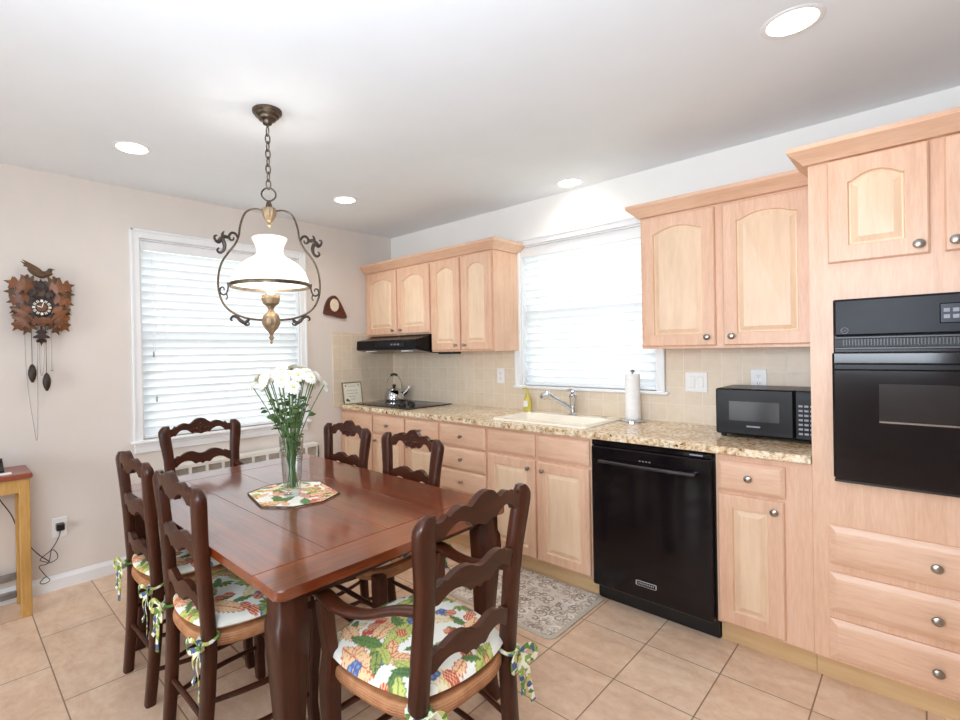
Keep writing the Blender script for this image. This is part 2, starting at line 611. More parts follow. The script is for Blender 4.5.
# ------------------------------------------------------------------ the room
H = 2.469
XR, YB = 6.0, -6.2
m = MB(); m.box(-0.2, XR + 0.2, YB - 0.2, 0.2, -0.1, 0.0)
struct(m.build('floor', 'floor_tile', smooth=0), 'pinkish beige square ceramic tile floor with tan grout', 'floor')
m = MB(); m.box(-0.2, XR + 0.2, YB - 0.2, 0.2, H, H + 0.1)
struct(m.build('ceiling', 'ceiling_paint', smooth=0), 'smooth white painted ceiling with round recessed lights', 'ceiling')
# window openings: left wall u=y, kitchen wall u=x
LW = (-2.195, -1.015, 0.82, 2.15)
KW = (1.49, 2.475, 1.10, 2.145)
m = MB()
m.box(-0.14, 0, YB, LW[0], 0, H); m.box(-0.14, 0, LW[1], 0.14, 0, H)
m.box(-0.14, 0, LW[0], LW[1], 0, LW[2]); m.box(-0.14, 0, LW[0], LW[1], LW[3], H)
struct(m.build('wall_left', 'wall_paint', smooth=0), 'pale beige painted wall with the clock and the large window', 'wall')
m = MB()
m.box(0, KW[0], 0, 0.14, 0, H); m.box(KW[1], XR, 0, 0.14, 0, H)
m.box(KW[0], KW[1], 0, 0.14, 0, KW[2]); m.box(KW[0], KW[1], 0, 0.14, KW[3], H)
struct(m.build('wall_kitchen', 'wall_paint_kitchen', smooth=0), 'pale grey wall behind the wall cabinets and the sink window', 'wall')
m = MB()
m.box(XR, XR + 0.14, YB, 0.14, 0, H)
struct(m.build('wall_right', 'wall_paint', smooth=0), 'pale wall on the right side of the room, out of the picture', 'wall')
m = MB()
m.box(-0.14, 1.1, YB - 0.14, YB, 0, H); m.box(2.6, XR + 0.14, YB - 0.14, YB, 0, H); m.box(1.1, 2.6, YB - 0.14, YB, 2.05, H)
struct(m.build('wall_back', 'wall_paint', smooth=0), 'pale wall with a glazed patio doorway behind the camera', 'wall')

m = MB()
pf = [(0, 0), (0.016, 0), (0.016, 0.062), (0.010, 0.074), (0.006, 0.085), (0, 0.085)]
m.prism(pf, lambda a, b, d: (a, d, b), YB, -0.60)
struct(m.build('baseboard_left', 'white_trim', smooth=0), 'white baseboard along the foot of the left wall', 'baseboard')
m = MB()
m.box(0, 0.008, -0.695, 0, 0.9, 1.552)
struct(m.build('backsplash_side', 'splash_tile_side', smooth=0), 'square beige tile backsplash on the left wall beside the cooktop', 'backsplash')
m = MB()
m.box(0.008, 1.447, -0.008, 0, 0.9, 1.56); m.box(1.447, 2.527, -0.008, 0, 0.9, 1.075); m.box(2.527, 3.31, -0.008, 0, 0.9, 1.42)
struct(m.build('backsplash_back', 'splash_tile', smooth=0), 'square beige tile backsplash between the worktop and the wall cabinets', 'backsplash')
m = MB(); m.box(-14, 16, -16, 14, -0.55, -0.5)
struct(m.build('ground_outside', 'lawn_grass', smooth=0), 'pale grass ground outside the windows', 'ground')

# ------------------------------------------------------------------ windows and blinds
def make_window(n, op, f, label, casing, sill_out, has_apron):
    u0, u1, z0, z1 = op
    t = thing('window_%d' % n, label, 'window')
    t['kind'] = 'structure'
    def bx(mb, a0, a1, n0, n1, c0, c1, bev=0.003):
        p, q = f(a0, n0, c0), f(a1, n1, c1)
        mb.box(p[0], q[0], p[1], q[1], p[2], q[2], bev)
    cw = casing
    mb = MB()
    bx(mb, u0 - cw, u0, 0, 0.022, z0 - 0.005, z1 + cw)
    bx(mb, u1, u1 + cw, 0, 0.022, z0 - 0.005, z1 + cw)
    bx(mb, u0, u1, 0, 0.022, z1, z1 + cw)
    bx(mb, u0 - cw - 0.002, u0 - cw + 0.014, 0, 0.03, z0 - 0.005, z1 + cw + 0.002)
    bx(mb, u1 + cw - 0.014, u1 + cw + 0.002, 0, 0.03, z0 - 0.005, z1 + cw + 0.002)
    bx(mb, u0 - cw, u1 + cw, 0, 0.03, z1 + cw - 0.014, z1 + cw + 0.002)
    bx(mb, u0, u0 + 0.012, -0.13, 0.0, z0, z1); bx(mb, u1 - 0.012, u1, -0.13, 0.0, z0, z1)
    bx(mb, u0 + 0.012, u1 - 0.012, -0.13, 0.0, z1 - 0.012, z1)
    mb.build('window_casing', 'white_trim', t)
    mb = MB()
    bx(mb, u0 - cw - 0.022, u1 + cw + 0.022, -0.13 if False else 0.0, sill_out, z0 - 0.022, z0, 0.006)
    bx(mb, u0, u1, -0.13, 0.0, z0 - 0.022, z0)
    if has_apron:
        bx(mb, u0 - cw + 0.004, u1 + cw - 0.004, 0, 0.018, z0 - 0.085, z0 - 0.022, 0.004)
        bx(mb, u0 - cw + 0.004, u1 + cw - 0.004, 0.018, 0.026, z0 - 0.04, z0 - 0.022, 0.003)
    mb.build('window_sill', 'white_trim', t)
    zm = (z0 + z1) / 2 + 0.02
    for (a, b, nn) in ((z0 + 0.002, zm + 0.02, -0.085), (zm - 0.02, z1 - 0.014, -0.115)):
        mb = MB()
        bx(mb, u0 + 0.013, u0 + 0.058, nn - 0.014, nn + 0.014, a, b); bx(mb, u1 - 0.058, u1 - 0.013, nn - 0.014, nn + 0.014, a, b)
        bx(mb, u0 + 0.058, u1 - 0.058, nn - 0.014, nn + 0.014, a, a + 0.05); bx(mb, u0 + 0.058, u1 - 0.058, nn - 0.014, nn + 0.014, b - 0.04, b)
        sash = mb.build('sash', 'white_trim', t)
        mb = MB()
        bx(mb, u0 + 0.056, u1 - 0.056, nn - 0.003, nn + 0.003, a + 0.048, b - 0.038, 0)
        mb.build('glass_pane', 'pane_glass', sash, smooth=0)
    return t

fL = lambda u, n, z: (n, u, z)
fK = lambda u, n, z: (u, -n, z)
make_window(1, LW, fL, 'large white double-hung window on the left wall behind the hanging lamp', 0.054, 0.045, True)
make_window(2, KW, fK, 'white double-hung window above the sink between the wall cabinets', 0.048, 0.03, False)

def make_blind(op, f, nn, label, tilt, pitch, cords, valance):
    u0, u1, z0, z1 = op
    t = thing('window_blind', label, 'blind')
    def bx(mb, a0, a1, n0, n1, c0, c1, bev=0.002):
        p, q = f(a0, n0, c0), f(a1, n1, c1)
        mb.box(p[0], q[0], p[1], q[1], p[2], q[2], bev)
    a0, a1 = u0 + 0.016, u1 - 0.016
    mb = MB(); bx(mb, a0, a1, nn - 0.028, nn + 0.024, z1 - 0.06, z1 - 0.014)
    bx(mb, a0 - 0.003, a1 + 0.003, nn + 0.024, nn + 0.032, z1 - valance, z1 - 0.014)
    mb.build('headrail', 'white_trim', t)
    mb = MB()
    ns = int((z1 - valance - z0 - 0.03) / pitch)
    zb = z0 + 0.022
    zs = [zb + 0.026 + i * pitch for i in range(ns + 2) if zb + 0.026 + i * pitch < z1 - valance + 0.012]
    w, th = 0.0325, 0.0028
    for z in zs:
        ring0, ring1 = [], []
        for k in range(5):
            s_ = -1 + k * 0.5
            ring0.append((s_ * w, 0.0035 * (1 - s_ * s_) + th / 2))
            ring1.append((s_ * w, 0.0035 * (1 - s_ * s_) - th / 2))
        prof = ring0 + ring1[::-1]
        ct, st = math.cos(tilt), math.sin(tilt)
        out = [(p * ct - q * st, p * st + q * ct) for p, q in prof]
        A = [f(a0, nn + p, z + q) for p, q in out]
        B = [f(a1, nn + p, z + q) for p, q in out]
        mb.loft([A, B])
    mb.build('slats', 'blind_slat', t, smooth=50)
    mb = MB(); bx(mb, a0, a1, nn - 0.026, nn + 0.026, zb - 0.02, zb + 0.002, 0.004)
    mb.build('bottom_rail', 'white_trim', t)
    for uf in (0.13, 0.5, 0.87):
        mb = MB()
        uu_ = a0 + (a1 - a0) * uf
        for dn in (-0.031, 0.031):
            mb.tube([f(uu_, nn + dn * 0.75, zb), f(uu_, nn + dn * 0.75, z1 - 0.06)], 0.0011, 5)
        mb.build('ladder_cord', 'white_trim', t)
    for (cu, cz) in cords:
        mb = MB(); mb.tube([f(cu, nn + 0.04, z1 - valance + 0.01), f(cu, nn + 0.04, cz)], 0.0013, 6)
        c = mb.build('pull_cord', 'white_trim', t)
        mb = MB()
        p = f(cu, nn + 0.04, cz)
        mb.lathe([(0.002, 0.004), (0.005, -0.004), (0.007, -0.03), (0.004, -0.036)], p, 10)
        mb.build('tassel', 'grey_steel', c)
    return t
make_blind(LW, fL, -0.034, 'white wooden slat blind lowered in the large left wall window', math.radians(64), 0.0535, ((-2.118, 1.40), (-2.105, 1.10)), 0.075)
make_blind(KW, fK, -0.034, 'white wooden slat blind lowered in the window above the sink', math.radians(54), 0.0535, ((2.40, 1.42),), 0.085)

# ------------------------------------------------------------------ cabinet kit
def rect_loop(u0, u1, z0, z1, ins, arch, K=18):
    a, b, c, d = u0 + ins, u1 - ins, z0 + ins, z1 - ins
    pts = [(a, c), (b, c)]
    for i in range(K + 1):
        s_ = 1 - 2 * i / K
        k = min(1.0, abs(s_) / 0.9)
        pts.append(((a + b) / 2 + s_ * (b - a) / 2, d - arch * k * k))
    return pts

def door(u0, u1, z0, z1, yb, th, parent, arch=0.0, stile=0.055, panel='maple_panel', frame='maple_upright', name='door', label=None):
    """raised-panel door: frame, routed groove and raised field; yb is the carcass face, the front stands th towards -y"""
    m = MB()
    yf = yb - th
    L = [(rect_loop(u0, u1, z0, z1, 0, 0), yb), (rect_loop(u0, u1, z0, z1, 0, 0), yf + 0.005),
         (rect_loop(u0, u1, z0, z1, 0.005, 0), yf), (rect_loop(u0, u1, z0, z1, stile, arch), yf),
         (rect_loop(u0, u1, z0, z1, stile + 0.004, arch), yf + 0.012), (rect_loop(u0, u1, z0, z1, stile + 0.009, arch), yf + 0.012),
         (rect_loop(u0, u1, z0, z1, stile + 0.030, arch * 0.92), yf + 0.002)]
    rings = [[m.bm.verts.new((a, y, b)) for a, b in lp] for lp, y in L]
    n = len(rings[0])
    for k in range(len(rings) - 1):
        m.mi = 0 if k < 3 else 1
        for i in range(n):
            j = (i + 1) % n
            m.face([rings[k][i], rings[k][j], rings[k + 1][j], rings[k + 1][i]])
    m.mi = 1; m.face(rings[-1])
    m.mi = 0; m.face(list(reversed(rings[0])))
    return m.build(name, [frame, panel], parent, smooth=25, label=label)

def drawer(u0, u1, z0, z1, yb, th, parent, edge=0.014, name='drawer', label=None):
    m = MB()
    yf = yb - th
    L = [(0, yb), (0, yf + 0.008), (0.004, yf + 0.006), (edge, yf + 0.001), (edge + 0.003, yf)]
    rings = []
    for ins, y in L:
        rings.append([(u0 + ins, y, z0 + ins), (u1 - ins, y, z0 + ins), (u1 - ins, y, z1 - ins), (u0 + ins, y, z1 - ins)])
    m.loft(rings)
    return m.build(name, 'maple_across', parent, smooth=20, label=label)

def knob(x, y, z, parent, r=0.016):
    m = MB()
    m.lathe([(0.008, 0), (0.006, -0.006), (0.005, -0.012), (r * 0.8, -0.015), (r, -0.020), (r * 0.85, -0.026), (r * 0.4, -0.029)], (x, y, z), 16, 'Y')
    return m.build('knob', 'nickel', parent)

YF = -0.605      # carcass face of the base units
FR = 0.020       # front thickness
def base_unit(label, x0, x1):
    t = thing('base_cabinet', label, 'cabinet', group='maple base cabinets along the kitchen wall')
    m = MB()
    m.box(x0 + 0.0005, x1 - 0.0005, YF, -0.012, 0.105, 0.878)
    m.build('cabinet_body', 'maple_upright', t, smooth=0)
    m = MB()
    m.box(x0 + 0.001, x1 - 0.001, -0.547, -0.53, 0.0, 0.105)
    m.build('toe_kick', 'toe_maple', t, smooth=0)
    return t

t = base_unit('maple base cabinet at the left wall, first of the run under the cooktop', 0.002, 0.438)
drawer(0.010, 0.432, 0.716, 0.858, YF, FR, t, name='drawer_front')
door(0.010, 0.432, 0.118, 0.700, YF, FR, t)
t = base_unit('maple base cabinet under the cooktop, second from the left wall', 0.438, 0.830)
d = drawer(0.446, 0.824, 0.716, 0.858, YF, FR, t); knob(0.635, YF - FR, 0.787, d, 0.013)
d = door(0.446, 0.824, 0.118, 0.700, YF, FR, t); knob(0.49, YF - FR, 0.655, d, 0.013)
t = base_unit('maple base cabinet with one drawer, left of the four-drawer unit', 0.830, 1.194)
d = drawer(0.838, 1.184, 0.716, 0.858, YF, FR, t); knob(1.011, YF - FR, 0.787, d, 0.013)
d = door(0.838, 1.184, 0.118, 0.700, YF, FR, t); knob(0.88, YF - FR, 0.655, d, 0.013)
t = base_unit('maple base cabinet with a stack of four drawers', 1.194, 1.622)
for a, b in ((0.714, 0.860), (0.560, 0.702), (0.405, 0.550), (0.118, 0.393)):
    d = drawer(1.206, 1.614, a, b, YF, FR, t); knob(1.41, YF - FR, (a + b) / 2, d, 0.013)
t = base_unit('maple sink cabinet with two raised-panel doors, left of the dishwasher', 1.622, 2.345)
drawer(1.634, 1.988, 0.722, 0.858, YF, FR, t, name='false_drawer_front'); drawer(2.004, 2.334, 0.722, 0.858, YF, FR, t, name='false_drawer_front')
d = door(1.634, 1.988, 0.118, 0.704, YF, FR, t); knob(1.945, YF - FR, 0.655, d, 0.013)
d = door(2.004, 2.334, 0.118, 0.704, YF, FR, t); knob(2.045, YF - FR, 0.655, d, 0.013)
t = base_unit('narrow maple base cabinet with one drawer over a door, right of the dishwasher', 2.948, 3.300)
d = drawer(2.958, 3.210, 0.718, 0.852, YF, FR, t); knob(3.081, YF - FR, 0.786, d)
d = door(2.958, 3.206, 0.118, 0.702, YF, FR, t, stile=0.058); knob(3.175, YF - FR, 0.660, d)

# tall oven cabinet
TX0, TX1, TF = 3.300, 4.045, -0.612
t = thing('oven_cabinet', 'tall maple cabinet on the right holding the black wall oven', 'cabinet')
m = MB()
m.box(TX0 + 0.001, 3.392, TF, -0.012, 0.105, 2.10); m.box(3.965, TX1, TF, -0.012, 0.105, 2.10)
m.box(3.392, 3.965, TF, -0.012, 0.105, 0.845); m.box(3.392, 3.965, TF, -0.012, 1.53, 2.10)
m.box(3.392, 3.965, -0.04, -0.012, 0.845, 1.53)
m.build('cabinet_body', 'maple_upright', t, smooth=0)
m = MB(); m.box(TX0 + 0.001, TX1, -0.552, -0.535, 0, 0.105); m.build('toe_kick', 'toe_maple', t, smooth=0)
for a, b, kz in ((0.497, 0.650, 0.569), (0.309, 0.463, 0.383), (0.122, 0.277, 0.198)):
    d = drawer(3.352, 3.975, a, b, TF, FR, t, edge=0.022); knob(3.652, TF - FR, kz, d, 0.017)
d = door(3.362, 3.645, 1.688, 2.088, TF, FR, t, arch=0.030, stile=0.062); knob(3.618, TF - FR, 1.722, d, 0.017)
d = door(3.682, 3.975, 1.688, 2.088, TF, FR, t, arch=0.030, stile=0.062); knob(3.709, TF - FR, 1.722, d, 0.017)

def crown(x0, x1, yfront, depth_back, label, left_ret, right_ret, z0=2.088):
    """crown moulding: profile swept along the front with mitred returns"""
    prof = [(0.0, 0.0), (0.014, 0.004), (0.022, 0.016), (0.040, 0.034), (0.056, 0.050), (0.060, 0.054), (0.060, 0.072), (0.0, 0.072)]
    m = MB()
    path = []
    if left_ret: path.append(('L0', None))
    rings = []
    def ring(px, py, dx, dy):
        return [(px + dx * o, py + dy * o, z0 + z) for o, z in prof]
    if left_ret: rings.append(ring(x0, depth_back, -1, 0))
    rings.append(ring(x0, yfront, -1 if left_ret else 0, -1))
    rings.append(ring(x1, yfront, 1 if right_ret else 0, -1))
    if right_ret: rings.append(ring(x1, depth_back, 1, 0))
    m.loft(rings)
    o = m.build('crown_moulding', 'maple_across', smooth=30)
    return tag(o, label, 'moulding')
UF = -0.320
crown(0.004, 1.470, UF - 0.001, -0.002, 'maple crown moulding along the top of the left wall cabinets', False, True)
crown(2.512, 3.298, UF - 0.001, -0.002, 'maple crown moulding on top of the wall cabinet right of the window', True, False)
crown(TX0, TX1, TF - 0.001, -0.36, 'maple crown moulding on top of the tall oven cabinet', True, False, 2.092)

def wall_unit(label, x0, x1, z0, z1=2.088):
    t = thing('wall_cabinet', label, 'cabinet', group='maple wall cabinets')
    m = MB(); m.box(x0 + 0.001, x1 - 0.001, UF, -0.002 if z0 > 1.45 else -0.009, z0, z1)
    m.build('cabinet_body', 'maple_upright', t, smooth=0)
    return t
t = wall_unit('short maple wall cabinet with two doors above the range hood', 0.004, 0.853, 1.512)
d = door(0.036, 0.440, 1.522, 2.074, UF, FR, t, arch=0.03, stile=0.06); knob(0.400, UF - FR, 1.555, d, 0.013)
d = door(0.464, 0.842, 1.522, 2.074, UF, FR, t, arch=0.04, stile=0.06); knob(0.504, UF - FR, 1.555, d, 0.013)
t = wall_unit('tall maple wall cabinet with two doors, left of the sink window', 0.853, 1.476, 1.364)
d = door(0.864, 1.163, 1.376, 2.076, UF, FR, t, arch=0.032, stile=0.058); knob(1.128, UF - FR, 1.412, d, 0.013)
d = door(1.180, 1.462, 1.376, 2.076, UF, FR, t, arch=0.032, stile=0.058); knob(1.216, UF - FR, 1.412, d, 0.013)
t = wall_unit('maple wall cabinet with two arched doors above the microwave', 2.512, 3.299, 1.360)
d = door(2.524, 2.885, 1.374, 2.078, UF, FR, t, arch=0.030, stile=0.060); knob(2.848, UF - FR, 1.417, d)
d = door(2.920, 3.285, 1.374, 2.078, UF, FR, t, arch=0.030, stile=0.060); knob(2.958, UF - FR, 1.418, d)

# ------------------------------------------------------------------ worktop, sink, cooktop, hood
SX0, SX1, SY0, SY1 = 1.625, 2.290, -0.572, -0.085
def countertop():
    m = MB()
    z0, z1, yb, yf = 0.8805, 0.916, -0.0085, -0.638
    x0, x1 = 0.0085, 3.2995
    hx0, hx1, hy0, hy1 = SX0 + 0.02, SX1 - 0.02, SY0 + 0.02, SY1 - 0.02
    xs, ys = [x0, hx0, hx1, x1], [yf, hy0, hy1, yb]
    V = {(i, j, k): m.bm.verts.new((xs[i], ys[j], (z0, z1)[k])) for i in range(4) for j in range(4) for k in (0, 1)}
    for i in range(3):
        for j in range(3):
            if i == 1 and j == 1: continue
            m.face([V[i, j, 1], V[i + 1, j, 1], V[i + 1, j + 1, 1], V[i, j + 1, 1]])
            m.face([V[i, j, 0], V[i, j + 1, 0], V[i + 1, j + 1, 0], V[i + 1, j, 0]])
    for i in range(3):
        for j in (0, 3):
            m.face([V[i, j, 0], V[i + 1, j, 0], V[i + 1, j, 1], V[i, j, 1]])
            m.face([V[j, i, 0], V[j, i + 1, 0], V[j, i + 1, 1], V[j, i, 1]])
    for a, b in (((1, 1), (2, 1)), ((2, 1), (2, 2)), ((2, 2), (1, 2)), ((1, 2), (1, 1))):
        m.face([V[a[0], a[1], 0], V[b[0], b[1], 0], V[b[0], b[1], 1], V[a[0], a[1], 1]])
    es = [e for e in m.bm.edges if all(abs(v.co.y - yf) < 1e-6 for v in e.verts) and abs(e.verts[0].co.z - e.verts[1].co.z) < 1e-6]
    bmesh.ops.bevel(m.bm, geom=es, offset=0.008, segments=3, profile=0.5, affect='EDGES')
    return m.build('countertop', 'granite', smooth=0)
tag(countertop(), 'polished beige and brown speckled granite worktop running under the sink window', 'countertop')

def rrect(x0, x1, y0, y1, r, z, n=5):
    pts = []
    for cx, cy, a0 in ((x1 - r, y1 - r, 0), (x0 + r, y1 - r, PI / 2), (x0 + r, y0 + r, PI), (x1 - r, y0 + r, 1.5 * PI)):
        for k in range(n + 1):
            a = a0 + PI / 2 * k / n
            pts.append((cx + r * math.cos(a), cy + r * math.sin(a), z))
    return pts
t = thing('sink', 'cream enamel drop-in sink set in the granite worktop', 'sink')
m = MB()
zt = 0.928
bx0, bx1, by0, by1 = SX0 + 0.035, SX1 - 0.035, SY0 + 0.035, SY1 - 0.095
m.loft([rrect(SX0, SX1, SY0, SY1, 0.03, 0.9165), rrect(SX0, SX1, SY0, SY1, 0.03, 0.922), rrect(SX0 + 0.006, SX1 - 0.006, SY0 + 0.006, SY1 - 0.006, 0.028, zt),
        rrect(bx0, bx1, by0, by1, 0.05, zt - 0.001), rrect(bx0 + 0.008, bx1 - 0.008, by0 + 0.008, by1 - 0.008, 0.05, zt - 0.012),
        rrect(bx0 + 0.02, bx1 - 0.02, by0 + 0.02, by1 - 0.02, 0.05, 0.885)], cap0=False)
m.build('basin', 'sink_enamel', t, smooth=40)
m = MB(); m.lathe([(0.042, 0), (0.042, 0.002), (0.03, 0.003), (0.012, 0.0015)], ((bx0 + bx1) / 2, (by0 + by1) / 2, 0.8853), 20)
m.build('drain', 'chrome', t)
m = MB(); m.lathe([(0.02, 0), (0.02, 0.003), (0.012, 0.006)], (2.19, -0.13, zt), 16)
m.build('hole_cover', 'chrome', t)

t = thing('faucet', 'chrome single-lever faucet with pull-out spout behind the sink', 'faucet', (1.975, -0.128, 0.929))
m = MB()
m.lathe([(0.03, 0), (0.03, 0.008), (0.022, 0.014), (0.02, 0.05), (0.022, 0.10), (0.027, 0.118), (0.026, 0.135), (0.014, 0.145)], (0, 0, 0), 20)
m.build('faucet_body', 'chrome', t)
m = MB()
m.tube([(-0.005, -0.008, 0.035), (-0.05, -0.04, 0.075), (-0.09, -0.07, 0.106), (-0.118, -0.09, 0.124)], [0.014, 0.014, 0.015, 0.017], 12, smooth=5)
s_ = m.build('spout', 'chrome', t)
m = MB()
m.tube([(-0.108, -0.083, 0.121), (-0.130, -0.10, 0.132), (-0.152, -0.112, 0.128), (-0.164, -0.118, 0.108)], [0.017, 0.023, 0.026, 0.019], 12, smooth=4)
m.build('spray_head', 'chrome', s_)
m = MB()
m.tube([(0.004, 0, 0.14), (-0.002, -0.004, 0.158), (-0.018, -0.016, 0.166), (-0.034, -0.028, 0.160)], [0.016, 0.014, 0.010, 0.007], 10, smooth=4)
m.build('lever', 'chrome', t)

t = thing('soap_bottle', 'clear pump bottle of yellow soap on the worktop left of the sink', 'soap', (1.578, -0.07, 0.9165))
m = MB(); m.lathe([(0.026, 0), (0.031, 0.004), (0.032, 0.05), (0.029, 0.085), (0.016, 0.108), (0.013, 0.115)], (0, 0, 0), 20, sy=0.75)
m.build('bottle', 'soap_liquid', t)
m = MB(); m.box(-0.018, 0.018, -0.0262, -0.024, 0.035, 0.08, 0.001); m.build('front_label', 'soap_cap', t, label='white front label')
m = MB(); m.lathe([(0.015, 0.1152), (0.015, 0.130), (0.006, 0.132), (0.005, 0.165), (0.009, 0.166), (0.009, 0.174)], (0, 0, 0), 14)
m.tube([(0, 0, 0.17), (-0.02, -0.014, 0.171), (-0.03, -0.02, 0.166)], 0.0045, 8)
m.build('pump', 'soap_liquid', t, label='yellow pump top')

t = thing('paper_towel_holder', 'upright chrome holder with a white paper towel roll right of the sink', 'paper towels', (2.362, -0.10, 0.9165))
m = MB(); m.lathe([(0.074, 0), (0.074, 0.006), (0.066, 0.012), (0.01, 0.013)], (0, 0, 0), 28); m.build('base', 'chrome', t)
m = MB(); m.lathe([(0.006, 0.0131), (0.006, 0.30), (0.013, 0.302), (0.014, 0.312), (0.008, 0.320)], (0, 0, 0), 12); m.build('rod', 'chrome', t)
m = MB(); m.lathe([(0.02, 0.0135), (0.043, 0.0135), (0.043, 0.29), (0.02, 0.29), (0.02, 0.0135)], (0, 0, 0), 32, cap0=False, cap1=False); m.build('towel_roll', 'paper', t)

t = thing('cooktop', 'black glass electric cooktop set in the worktop under the range hood', 'cooktop')
m = MB(); m.loft([rrect(0.125, 0.800, -0.545, -0.035, 0.012, 0.9165), rrect(0.125, 0.800, -0.545, -0.035, 0.012, 0.922), rrect(0.129, 0.796, -0.541, -0.039, 0.01, 0.924)])
m.build('glass_top', 'black_gloss', t)
for x, y, r in ((0.27, -0.165, 0.085), (0.27, -0.42, 0.10), (0.53, -0.165, 0.10)):
    m = MB(); m.lathe([(r, 0.0), (r, 0.0006), (r - 0.006, 0.0006), (r - 0.006, 0.0)], (x, y, 0.924), 32, cap0=False, cap1=False)
    m.build('burner_ring', 'grey_steel', t)
for x, y in ((0.60, -0.44), (0.66, -0.37), (0.66, -0.47), (0.60, -0.34), (0.71, -0.42)):
    m = MB(); m.lathe([(0.023, 0), (0.024, 0.012), (0.02, 0.02), (0.018, 0.022)], (x, y, 0.924), 18); m.box(x - 0.018, x + 0.018, y - 0.004, y + 0.004, 0.946, 0.956, 0.002)
    m.build('control_knob', 'black_plastic', t)

t = thing('kettle', 'polished steel kettle with black handle on the back of the cooktop', 'kettle', (0.20, -0.165, 0.9248))
m = MB(); m.lathe([(0.082, 0), (0.092, 0.006), (0.094, 0.03), (0.086, 0.07), (0.070, 0.093), (0.062, 0.098)], (0, 0, 0), 32); m.build('body', 'chrome', t)
m = MB(); m.lathe([(0.064, 0.098), (0.064, 0.103), (0.04, 0.116), (0.012, 0.121)], (0, 0, 0), 28)
l_ = m.build('lid', 'chrome', t)
m = MB(); m.lathe([(0.010, 0.121), (0.018, 0.130), (0.018, 0.142), (0.008, 0.148)], (0, 0, 0), 16); m.build('lid_knob', 'black_plastic', l_)
m = MB(); m.tube([(0.062, 0.05, 0.055), (0.088, 0.075, 0.085), (0.105, 0.09, 0.118), (0.112, 0.095, 0.13)], [0.022, 0.016, 0.011, 0.012], 12, smooth=4); m.build('spout', 'chrome', t)
m = MB()
ca = math.atan2(0.09, 0.105)
arc = [(0.068 * math.cos(a_) * math.cos(ca) * 1.05, 0.068 * math.cos(a_) * math.sin(ca) * 1.05, 0.095 + 0.142 * max(0, math.sin(a_)) ** 0.75) for a_ in [PI * k / 14 for k in range(15)]]
m.tube(arc, 0.0035, 8); h_ = m.build('handle_bail', 'chrome', t)
m = MB(); m.tube([Vector(p) + Vector((0, 0, 0.002)) for p in arc[5:10]], 0.011, 10, smooth=2); m.build('grip', 'black_plastic', h_)

t = thing('range_hood', 'black under-cabinet range hood above the cooktop', 'range hood')
m = MB()
hood = [(-0.010, 1.510), (-0.33, 1.510), (-0.375, 1.492), (-0.500, 1.468), (-0.505, 1.392), (-0.495, 1.386), (-0.30, 1.356), (-0.010, 1.356)]
m.prism(hood, lambda a, b, d: (d, a, b), 0.095, 0.851)
m.build('hood_body', 'black_enamel', t, smooth=0)
m = MB(); m.box(0.36, 0.72, -0.508, -0.505, 1.412, 1.448, 0.002); cp_ = m.build('control_panel', 'black_satin', t)
m = MB()
for x in (0.56, 0.60, 0.64): m.box(x, x + 0.025, -0.512, -0.508, 1.424, 1.436, 0.002)
m.build('rocker_switch', 'grey_steel', cp_)
for x in (0.20, 0.66):
    m = MB(); m.box(x, x + 0.09, -0.485, -0.43, 1.372, 1.382, 0.002, mtx=None); m.build('lamp_cover', 'white_plastic', t)
m = MB(); m.box(0.858, 1.02, -0.26, -0.16, 1.345, 1.3635, 0.003)
tag(m.build('under_cabinet_light', 'black_plastic'), 'slim black light bar under the wall cabinet right of the range hood', 'light')

# ------------------------------------------------------------------ dishwasher
t = thing('dishwasher', 'glossy black built-in dishwasher between the maple base cabinets', 'dishwasher')
m = MB(); m.box(2.352, 2.944, -0.600, -0.03, 0.105, 0.874); m.box(2.352, 2.944, -0.560, -0.5, 0.0, 0.105)
m.build('tub_body', 'black_plastic', t, smooth=0)
m = MB(); m.box(2.356, 2.940, -0.640, -0.601, 0.098, 0.846, 0.006, 2); dr = m.build('door', 'black_gloss', t)
m = MB(); m.box(2.356, 2.940, -0.630, -0.601, 0.848, 0.874, 0.004); cp_ = m.build('control_strip', 'black_gloss', t)
m = MB(); m.box(2.845, 2.902, -0.6312, -0.630, 0.858, 0.864); m.build('maker_plate', 'key_print', cp_)
m = MB()
hp = []
for k in range(13):
    s_ = -1 + k / 6
    hp.append((2.646 + s_ * 0.232, -0.667 - 0.012 * (1 - s_ * s_), 0.775 - 0.0 * s_))
m.tube(hp, 0.0095, 10, flat=1.3)
m.box(2.414, 2.432, -0.668, -0.640, 0.767, 0.783, 0.003); m.box(2.860, 2.878, -0.668, -0.640, 0.767, 0.783, 0.003)
m.build('handle', 'dark_steel', dr)
m = MB()
for i in range(4): m.box(2.612 + i * 0.016, 2.620 + i * 0.016, -0.6408, -0.640, 0.795, 0.800)
m.build('status_lights', 'key_print', dr)
m = MB(); m.box(2.588, 2.690, -0.6445, -0.640, 0.168, 0.196, 0.004); bd = m.build('maker_badge', 'chrome', dr)
m = MB(); m.box(2.594, 2.684, -0.6452, -0.6445, 0.173, 0.191, 0.0)
m.build('badge_field', 'black_satin', bd)
m = MB()
for i in range(9): m.box(2.600 + i * 0.009, 2.6055 + i * 0.009, -0.6456, -0.6452, 0.178, 0.186)
m.build('badge_lettering', 'key_print', bd)

